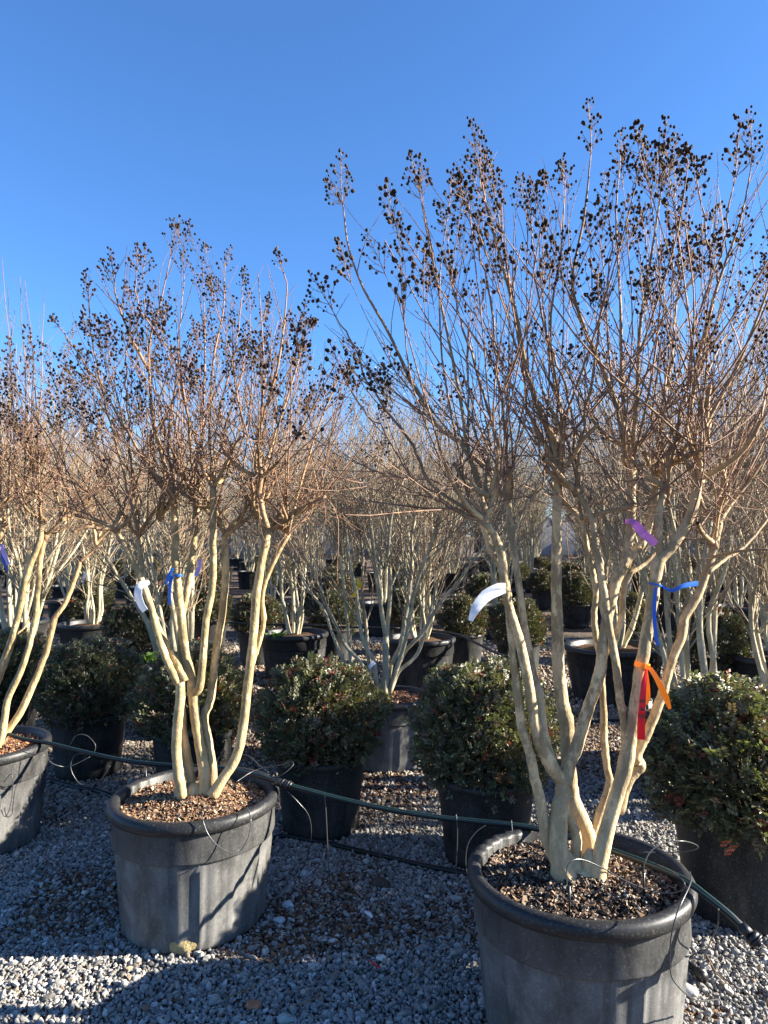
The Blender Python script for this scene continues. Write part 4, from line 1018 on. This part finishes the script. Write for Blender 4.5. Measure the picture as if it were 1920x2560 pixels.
for a, b, r in ((-.03, 0, .015), (0, .014, .021), (.014, .020, .023), (.020, .026, .016), (.026, .032, .009)): tube(mb, np.array([e+d*a, e+d*b]), r, 16, .5)
mb.build('end_cap', black, t)
def gpt(px, py, z=.02):
    u = (px-960)/F; v = (1280-py)/F; dy = math.cos(PITCH)-v*math.sin(PITCH); dz = math.sin(PITCH)+v*math.cos(PITCH); k = (z-CAMZ)/dz
    return np.array((u*k, dy*k, z))
sweep('irrigation_hose', [gpt(-40, 1935), gpt(100, 1948), gpt(190, 1968), gpt(280, 1992), (-1.05, 3.55, .02), (-.6, 3.42, .02), gpt(690, 2092), gpt(800, 2105), gpt(900, 2128), gpt(1000, 2150), gpt(1100, 2172), gpt(1180, 2186)], .0125, hose_m, label='lower black hose on the gravel behind the front pots', cat='hose', group=GH)
q = sweep('irrigation_hose', [gpt(1620, 2330), gpt(1690, 2385), gpt(1725, 2412), gpt(1752, 2436, .03)], .0115, hose_m, label='short black hose end on the gravel right of the nearest pot', cat='hose', group=GH)
mb = MB(); d = norm(q[-1]-q[-4]); tube(mb, np.array([q[-1]-d*.02, q[-1]+d*.022]), .017, 12, .5); tube(mb, np.array([q[-1]+d*.0, q[-1]+d*.008]), .021, 12, .5)
mb.build('end_plug', black, bpy.data.objects['irrigation_hose.003'])
def zfix(pts, z): return pts
sweep('irrigation_hose', [P(1000, 1571, 7.6), P(1130, 1583, 7.4), P(1185, 1605, 7.0), P(1235, 1630, 6.6), P(1272, 1642, 6.2)], .013, hose_m, label='black hose sloping down from the ribbed pot across the aisle', cat='hose', group=GH)
sweep('irrigation_hose', [gpt(1360, 1812), gpt(1450, 1806), gpt(1560, 1800), gpt(1700, 1795)], .014, hose_m, label='black hose on the gravel behind the nearest tree trunks', cat='hose', group=GH)
sweep('irrigation_hose', [P(570, 1556, 8.2), P(640, 1561, 8.1), P(760, 1562, 7.9), P(870, 1568, 7.7), P(1000, 1571, 7.6)], .012, hose_m, label='black hose running behind the weedy pot', cat='hose', group=GH)
GD = 'thin drip tubes'
def drip(label, pts, r=.0019, stake=None):
    t = thing('drip_tube', tuple(np.asarray(pts[0])), label, 'drip tube', GD)
    sweep('tube', pts, r, tubing_m, t, sides=6)
    if stake is not None:
        mb = MB(); tube(mb, np.array([stake, np.asarray(stake)-np.array((0, 0, .085))]), (.0042, .0028), 6, .5); mb.build('stake', black, t)
def PX(*a): return [P(*p) for p in a]
drip('thin drip tube arching out of the mulch in the nearest pot left of its stake', PX((1422, 2250, 1.98), (1416, 2180, 1.99), (1430, 2152, 2.0), (1460, 2150, 2.02), (1510, 2172, 2.03), (1580, 2210, 2.02), (1650, 2232, 2.01), (1695, 2230, 1.98), (1712, 2212, 1.96), (1690, 2185, 2.0), (1640, 2160, 2.1)), stake=P(1423, 2215, 1.98))
drip('drip tube loop standing over the right rim of the nearest pot', PX((1609, 2212, 2.08), (1611, 2160, 2.08), (1630, 2125, 2.1), (1665, 2106, 2.12), (1710, 2103, 2.14), (1740, 2112, 2.2), (1742, 2122, 2.25), (1700, 2130, 2.3), (1600, 2131, 2.3)), stake=P(1609, 2180, 2.08))
drip('drip tube hanging over the right side of the nearest pot', PX((1725, 2180, 1.99), (1727, 2205, 1.93), (1705, 2255, 1.86), (1690, 2290, 1.84), (1677, 2350, 1.84), (1675, 2420, 1.86), (1690, 2460, 1.87), (1740, 2500, 1.9), (1800, 2498, 2.0)))
drip('drip tube hanging from the hose end at the right edge', PX((1796, 2272, 1.96), (1796, 2300, 1.96), (1790, 2325, 1.97), (1775, 2355, 2.02), (1760, 2400, 2.15)))
drip('drip tube hooked on the rim at the left of the nearest pot', PX((1278, 2050, 2.48), (1282, 2100, 2.45), (1283, 2170, 2.43)), r=.0024, stake=P(1283, 2130, 2.42))
drip('white sunlit drip tube hanging from the hose near the left pot', PX((812, 1990, 2.80), (815, 2030, 2.79), (819, 2115, 2.78), (822, 2180, 2.78), (833, 2235, 2.77), (870, 2258, 2.74), (915, 2245, 2.72), (945, 2180, 2.72), (950, 2100, 2.72), (938, 2020, 2.73)), r=.0022)
drip('short drip tube curving down beside the hose coupling', PX((718, 1978, 2.86), (745, 2005, 2.86), (772, 2040, 2.88), (778, 2090, 2.92), (765, 2150, 3.0), (735, 2210, 3.05)))
drip('drip tube hanging in front of the dark shrub pot near the nearest pot', PX((1140, 2036, 2.58), (1143, 2060, 2.57), (1143, 2110, 2.57), (1140, 2180, 2.57), (1150, 2205, 2.56)), r=.0022)
drip('curled drip tube beside the rim of the nearest pot', PX((1215, 2062, 2.55), (1190, 2080, 2.54), (1170, 2110, 2.53), (1164, 2150, 2.53), (1168, 2190, 2.53)))
drip('drip tube sagging in a loop over the front of the left centre pot', PX((505, 2035, 2.55), (507, 2050, 2.52), (520, 2085, 2.51), (545, 2115, 2.51), (575, 2132, 2.52), (600, 2128, 2.54), (620, 2095, 2.56), (627, 2050, 2.58), (618, 2018, 2.62)))
drip('drip tube looping above the back rim of the left centre pot', PX((540, 1925, 3.15), (548, 1893, 3.15), (580, 1885, 3.15), (620, 1890, 3.12), (650, 1915, 3.08), (670, 1930, 3.0)))
drip('drip tube curl rising from the hose coupling of the left pot', PX((690, 1945, 2.95), (715, 1930, 2.95), (733, 1912, 2.97), (728, 1905, 3.0), (705, 1912, 3.0), (640, 1925, 3.0), (590, 1955, 2.9)))
drip('drip stake standing in the mulch at the left of the left centre pot', PX((365, 1925, 3.1), (366, 1950, 3.08), (367, 1990, 3.02)), r=.0024, stake=P(366, 1965, 3.04))
drip('large drip tube loop in front of the shrub pot left of the golden tree', PX((175, 1862, 3.45), (190, 1840, 3.45), (215, 1838, 3.45), (238, 1862, 3.44), (230, 1885, 3.44), (195, 1885, 3.46), (180, 1900, 3.45), (178, 1925, 3.44), (195, 1955, 3.44), (215, 1962, 3.44), (250, 1950, 3.42), (275, 1915, 3.4)))
drip('drip tube bow over the rim of the left edge pot', PX((55, 1878, 3.3), (75, 1884, 3.28), (110, 1888, 3.3), (130, 1908, 3.35), (160, 1917, 3.4), (185, 1912, 3.42), (225, 1892, 3.44)))
drip('slack drip tube on the side of the left edge pot', PX((0, 1985, 3.27), (5, 2030, 3.25), (15, 2040, 3.25), (27, 2010, 3.25), (32, 1965, 3.26), (28, 1935, 3.27), (10, 1955, 3.27)))

# ------------------------------------------------------------------ ribbons and tags
def strip(mb, path, wvec, width, th=.0006, k=6, wide=None, auto=False):
    q = catmull(path, k); n = len(q); t = np.gradient(q, axis=0); W = np.asarray(wvec, float)
    if auto: W = np.cross(t, np.array((.18, 1, .12))); W *= 1/np.linalg.norm(W, axis=1)[:, None]
    if W.ndim == 1: W = np.tile(W, (n, 1))
    elif not auto:
        s = np.linspace(0, len(W)-1, n); W = np.array([W[int(a)]*(1-(a-int(a)))+W[min(int(a)+1, len(W)-1)]*(a-int(a)) for a in s])
    W = W-t*((W*t).sum(1)/(t*t).sum(1))[:, None]; W /= np.linalg.norm(W, axis=1)[:, None]; Nn = np.cross(t, W); Nn /= np.linalg.norm(Nn, axis=1)[:, None]
    wd = np.full(n, width) if wide is None else np.interp(np.linspace(0, 1, n), np.linspace(0, 1, len(wide)), wide)*width
    rows = [q-W*wd[:, None]/2+Nn*th, q+Nn*(th+.03*wd[:, None]), q+W*wd[:, None]/2+Nn*th, q+W*wd[:, None]/2-Nn*th, q+Nn*(.03*wd[:, None]-th), q-W*wd[:, None]/2-Nn*th]
    V = np.stack(rows, 1).reshape(-1, 3); f = [(i*6+j, i*6+(j+1) % 6, (i+1)*6+(j+1) % 6, (i+1)*6+j) for i in range(n-1) for j in range(6)]
    mb.add(V, f, .5); mb.add(V[:6], [(0, 1, 4, 5), (1, 2, 3, 4)], .5); mb.add(V[-6:], [(5, 4, 1, 0), (4, 3, 2, 1)], .5)
def loopband(mb, c, r, width, axis=(0, 0, 1)):
    ax = norm(np.array(axis, float)); u = norm(np.cross(ax, (0, 1, 0.1))); v = np.cross(ax, u)
    pts = [np.array(c)+r*(u*math.cos(a)+v*math.sin(a)) for a in np.linspace(0, 6.2832, 15)]
    strip(mb, pts, ax, width, k=2)
def ribbon(name, label, mat, cat='ribbon'):
    mb = MB(); return mb, lambda base: tag(mb.build(name, mat, smooth=False), label, cat, 'marker ribbons and tags')
mb, fin = ribbon('marker_tag', 'long white curved tag sticking out left from the nearest tree', rb['white'], 'plant tag')
strip(mb, PX((1264, 1470, 2.06), (1245, 1474, 2.05), (1215, 1490, 2.04), (1190, 1520, 2.03), (1176, 1552, 2.03)), np.array([(.2, .1, 1), (.5, .1, .9), (.8, .1, .5), (1, .1, .3), (1, .1, .3)]), .030, auto=True, wide=(1.0, 1.25, 1.2, .95, .45)); loopband(mb, P(1262, 1480, 2.09), .0135, .018, (.1, 0, 1)); fin(0)
mb, fin = ribbon('marker_tag', 'purple tag on the right hand stems of the nearest tree', rb['purple'], 'plant tag')
strip(mb, PX((1577, 1300, 2.14), (1590, 1312, 2.11), (1610, 1335, 2.09), (1640, 1360, 2.08)), np.array((.6, .1, .7)), .022, auto=True, wide=(.6, 1.1, 1.2, 1)); loopband(mb, P(1576, 1304, 2.19), .0155, .015); fin(0)
mb, fin = ribbon('marker_ribbon', 'blue ribbon tied round a trunk of the nearest tree, one tail stretched right, one hanging', rb['blue'])
loopband(mb, P(1638, 1461, 2.14), .0195, .006, (.2, 0, 1)); strip(mb, PX((1655, 1466, 2.12), (1680, 1476, 2.11), (1710, 1464, 2.11), (1745, 1458, 2.13)), np.array((.2, .3, 1)), .014, auto=True, wide=(.35, .8, 1, 1.1))
strip(mb, PX((1641, 1468, 2.11), (1637, 1500, 2.11), (1636, 1550, 2.12), (1640, 1590, 2.13), (1644, 1614, 2.14)), np.array((1, .3, 0)), .012, auto=True, wide=(.7, .9, .9, .9, .8)); fin(0)
mb, fin = ribbon('marker_ribbon', 'orange ribbon tied round the right trunk of the nearest tree', rb['orange'])
loopband(mb, P(1605, 1662, 2.13), .0225, .016, (.22, 0, 1)); strip(mb, PX((1617, 1665, 2.10), (1632, 1680, 2.08), (1650, 1712, 2.07), (1665, 1745, 2.07), (1675, 1772, 2.08)), np.array([(.5, .2, .8), (1, .3, .3), (1, .4, .2), (1, .2, .2)]), .017, auto=True, wide=(.6, .8, 1, 1.1, .5))
strip(mb, PX((1616, 1672, 2.11), (1619, 1710, 2.12), (1620, 1740, 2.13), (1617, 1762, 2.13)), np.array((.9, .5, .1)), .013, auto=True, wide=(.5, .9, 1.1, .6)); fin(0)
mb, fin = ribbon('marker_tag', 'red hanging tag printed 8 4 B below the orange ribbon', rb['red'], 'plant tag')
TAG = PX((1616, 1672, 2.105), (1610, 1710, 2.09), (1606, 1760, 2.08), (1603, 1800, 2.08), (1603, 1849, 2.08))
strip(mb, TAG, np.array((1, .05, .08)), .023, auto=True, wide=(.25, .7, .82, .95, 1.05)); redtag = fin(0)
for ch, py in (('8', 1753), ('4', 1773), ('B', 1791)):
    cu = bpy.data.curves.new('printed_letter', 'FONT'); cu.body = ch; cu.size = .024; cu.align_x = 'CENTER'; cu.align_y = 'CENTER'; cu.extrude = .0001; cu.offset = .0004
    tmp = bpy.data.objects.new('tmp', cu); me = bpy.data.meshes.new_from_object(tmp); bpy.data.objects.remove(tmp)
    me.materials.clear(); me.materials.append(black)
    o = bpy.data.objects.new('printed_letter', me); C.objects.link(o); o.parent = redtag
    o.location = P(1604.5+(1773-py)*.08, py, 2.0735); o.rotation_euler = (R(90), R(86), R(3))
LT = tracer(YB)
mb, fin = ribbon('marker_tag', 'white tag folded over a left stem of the golden tree', rb['white'], 'plant tag')
strip(mb, PX((372, 1456, 2.72), (350, 1464, 2.70), (345, 1485, 2.69), (352, 1510, 2.69), (363, 1527, 2.69)), np.array([(.3, .2, .9), (1, .2, .5), (1, .2, 0), (1, .1, 0)]), .030, auto=True, wide=(.6, 1, 1.1, 1, .9)); loopband(mb, P(363, 1458, 2.78), .017, .012, (-.25, 0, 1)); fin(0)
mb, fin = ribbon('marker_ribbon', 'blue ribbon hanging between the middle stems of the golden tree', rb['blue'])
loopband(mb, P(446, 1438, 2.86), .0175, .010); strip(mb, PX((433, 1420, 2.83), (423, 1438, 2.82), (413, 1462, 2.82)), np.array((1, .2, .2)), .017, auto=True, wide=(.5, 1, .5))
strip(mb, PX((430, 1440, 2.83), (424, 1470, 2.83), (424, 1512, 2.84)), np.array((1, .3, .2)), .014, auto=True); fin(0)
mb, fin = ribbon('marker_tag', 'pale lilac tag on a middle stem behind the golden tree', rb['lilac'], 'plant tag')
strip(mb, PX((502, 1398, 5.2), (496, 1420, 5.2), (490, 1440, 5.2)), np.array((1, .2, .2)), .035, auto=True, wide=(.7, 1, .9)); fin(0)
mb, fin = ribbon('marker_ribbon', 'yellow ribbon dangling from the slender middle tree', rb['yellow'])
strip(mb, PX((893, 1445, 4.80), (898, 1460, 4.79), (900, 1470, 4.8)), np.array((1, .2, .2)), .030, auto=True, wide=(.5, 1.1, .7)); strip(mb, PX((897, 1465, 4.8), (890, 1480, 4.8), (882, 1492, 4.8)), np.array((1, .2, .3)), .022, auto=True, wide=(.2, .3, 1.3)); fin(0)
mb, fin = ribbon('marker_tag', 'white tag hanging at the foot of the slender middle tree', rb['white'], 'plant tag')
strip(mb, PX((936, 1655, 4.72), (926, 1665, 4.7), (916, 1685, 4.7), (911, 1702, 4.7)), np.array((1, .2, .3)), .026, auto=True, wide=(1.1, 1, .9, .8)); fin(0)
mb, fin = ribbon('marker_ribbon', 'yellow ribbon glimpsed between the trunks of the nearest tree', rb['yellow'])
strip(mb, PX((1562, 1428, 8.5), (1580, 1422, 8.5), (1588, 1432, 8.5)), np.array((.1, .2, 1)), .055, auto=True); fin(0)
mb, fin = ribbon('marker_ribbon', 'small light blue ribbon glimpsed right of the nearest tree trunk', rb['pale_blue'])
strip(mb, PX((1612, 1412, 9), (1630, 1416, 9)), np.array((.1, .2, 1)), .06, auto=True); fin(0)
mb, fin = ribbon('marker_ribbon', 'lilac and blue ribbon at the left edge among the leaning stems', rb['lilac'])
strip(mb, PX((4, 1362, 3.6), (10, 1385, 3.6), (20, 1412, 3.6)), np.array((1, .2, .3)), .030, auto=True, wide=(.6, 1, .8)); o = fin(0)
mb = MB(); strip(mb, PX((2, 1385, 3.57), (10, 1405, 3.57), (19, 1428, 3.57)), np.array((1, .2, .3)), .018, auto=True, wide=(.5, 1, .5)); mb.build('blue_tail', rb['blue'], o)
mb, fin = ribbon('marker_ribbon', 'red ribbon far back right of the nearest tree', rb['red'])
strip(mb, PX((1712, 1395, 12), (1714, 1408, 12), (1720, 1418, 12)), np.array((1, .2, .2)), .045, auto=True); fin(0)
mb, fin = ribbon('marker_tag', 'white tag on the tight grey trunks at the left', rb['white'], 'plant tag')
strip(mb, PX((216, 1430, 8.3), (210, 1445, 8.3), (207, 1456, 8.3)), np.array((1, .2, .3)), .03, auto=True); fin(0)

# ------------------------------------------------------------------ weeds in pots and on the ground
def weed(c, n, L, label, spread=1.0, seed=0):
    r = np.random.RandomState(seed); mb = MB()
    for i in range(n):
        a = r.rand()*6.28; d = norm(np.array((math.cos(a)*spread, math.sin(a)*spread, .5+r.rand()))); l = L*r.uniform(.5, 1.1); w_ = l*.16
        p = np.array(c)+np.array((r.randn(), r.randn(), 0))*L*.35; s = norm(np.cross(d, (0, 0, 1)))
        m1 = p+d*l*.5; e = p+d*l*.9-np.array((0, 0, l*.25))
        col = np.array((.10, .17, .03))*r.uniform(.6, 1.3)
        mb.add([p, m1-s*w_, m1+s*w_, m1+np.array((0, 0, -.1*w_)), e], [(0, 1, 3), (0, 3, 2), (1, 4, 3), (3, 4, 2)], col)
    tag(mb.build('weed', weed_m, smooth=False), label, 'weed', 'green weeds')
weed((-1.12, 7.40, .47), 90, .13, 'green weeds sprouting over the rim of the pot right of the golden tree', 1, 1)
weed((-1.62, 5.35, .46), 60, .17, 'bright green leafy weed left of the golden tree above the shrubs', .8, 2)
weed((-1.70, 5.2, .62), 30, .14, 'upper sprig of green weed left of the golden tree', .9, 5)
weed((3.4, 12.0, .47), 50, .15, 'yellow green weeds in a far pot right of the nearest trunks', 1, 3)
weed((1.75, 10.6, 0.02), 70, .16, 'green weeds on the ground in the aisle left of the widest pot', 1, 4)
weed((3.9, 9.4, 0.02), 90, .16, 'yellow green weeds on the ground right of the nearest tree', 1, 6)

# ------------------------------------------------------------------ single stones, shards and scraps on the gravel
def rock(name, px, py, size, col, label, cat='stone', seed=0, flat=.6):
    p = gpt(px, py, .018); r = np.random.RandomState(seed+90); v, f = ICO3; v = v.copy()
    for _ in range(9):
        nn = r.randn(3); nn /= np.linalg.norm(nn); d = .6+.25*r.rand(); k = v@nn; v -= np.maximum(k-d, 0)[:, None]*nn
    v *= np.array((1, .75, flat))*size; mb = MB(); mb.add(v+p, f, np.array(col))
    mb.add([p], np.zeros((0, 3), int), np.array(col))
    tag(mb.build(name, single_m, smooth=True), label, cat)
single_m = tinted('single_stone', .85, False, nscale=55)
for i, (px, py, s, c_, lb, ct) in enumerate([
    (722, 2262, .028, (.42, .46, .48), 'smooth pale blue white pebble right of the left centre pot', 'stone'),
    (697, 2300, .026, (.40, .42, .44), 'rough grey white stone at the foot of the left centre pot', 'stone'),
    (757, 2183, .030, (.36, .37, .38), 'broad pale stone on the gravel behind the left centre pot', 'stone'),
    (955, 2210, .05, (.07, .05, .035), 'brown clod of earth on the gravel between the front pots', 'clod'),
    (631, 2512, .030, (.38, .16, .085), 'terracotta shard on the gravel at the bottom of the photo', 'shard'),
    (715, 2548, .030, (.27, .30, .28), 'grey green stone at the bottom edge beside the terracotta shard', 'stone'),
    (212, 2231, .018, (.62, .60, .52), 'cream stone on the gravel left of the left centre pot', 'stone'),
    (388, 2378, .016, (.55, .48, .36), 'tan pebble in front of the left centre pot', 'stone'),
    (763, 2480, .016, (.42, .34, .24), 'tan chip on the gravel at the bottom, right of the terracotta shard', 'stone'),
    (953, 2395, .020, (.55, .54, .50), 'pale pointed stone on the sunlit strip of gravel', 'stone'),
    (1136, 2383, .022, (.30, .29, .25), 'olive grey stone at the left foot of the nearest pot', 'stone'),
    (1722, 2475, .036, (.58, .56, .50), 'large white stone on the gravel right of the nearest pot', 'stone'),
    (365, 2520, .016, (.20, .11, .07), 'brown stone at the bottom left', 'stone')]):
    rock('stone' if ct == 'stone' else ct if ct != 'shard' else 'terracotta_shard', px, py, s, c_, lb, ct, i, .35 if ct == 'shard' else .6)
mb = MB(); c0 = gpt(922, 2287, .03); strip(mb, [c0+np.array((-.016, .02, .004)), c0+np.array((0, 0, .006)), c0+np.array((.014, -.022, 0))], np.array((1, .6, .3)), .016, wide=(.7, 1.2, .4)); tag(mb.build('plastic_scrap', rb['white']), 'small white plastic scrap on the gravel between the front pots', 'scrap')
mb = MB(); c0 = gpt(938, 2413, .03); strip(mb, [c0+np.array((-.02, .02, .004)), c0+np.array((.016, -.018, 0))], np.array((1, .9, .2)), .006); tag(mb.build('ribbon_scrap', rb['red']), 'short red ribbon scrap on the gravel between the front pots', 'scrap')
# fallen twigs
fm = tinted('fallen_twig', .8, False)
for i, (a, b, c_) in enumerate((((330, 2205), (360, 2222), (400, 2232)), ((720, 2520), (790, 2495), (800, 2470)), ((1040, 2330), (1070, 2345), (1120, 2330)), ((1765, 2385), (1790, 2430), (1830, 2470)), ((560, 2500), (600, 2480), (640, 2470)))):
    mb = MB(); tube(mb, catmull([gpt(*a, .026), gpt(*b, .03), gpt(*c_, .024)], 5), (.0022), 5, np.array((.20, .12, .07)))
    tag(mb.build('fallen_twig', fm), ['thin brown twig on the gravel left of the left centre pot', 'curved dry twig near the terracotta shard', 'thin dry twig on the gravel left of the nearest pot', 'reddish twig on the sunlit gravel at the right edge', 'dry twig on the gravel left of the terracotta shard'][i], 'twig')
print('objects', len(bpy.data.objects))
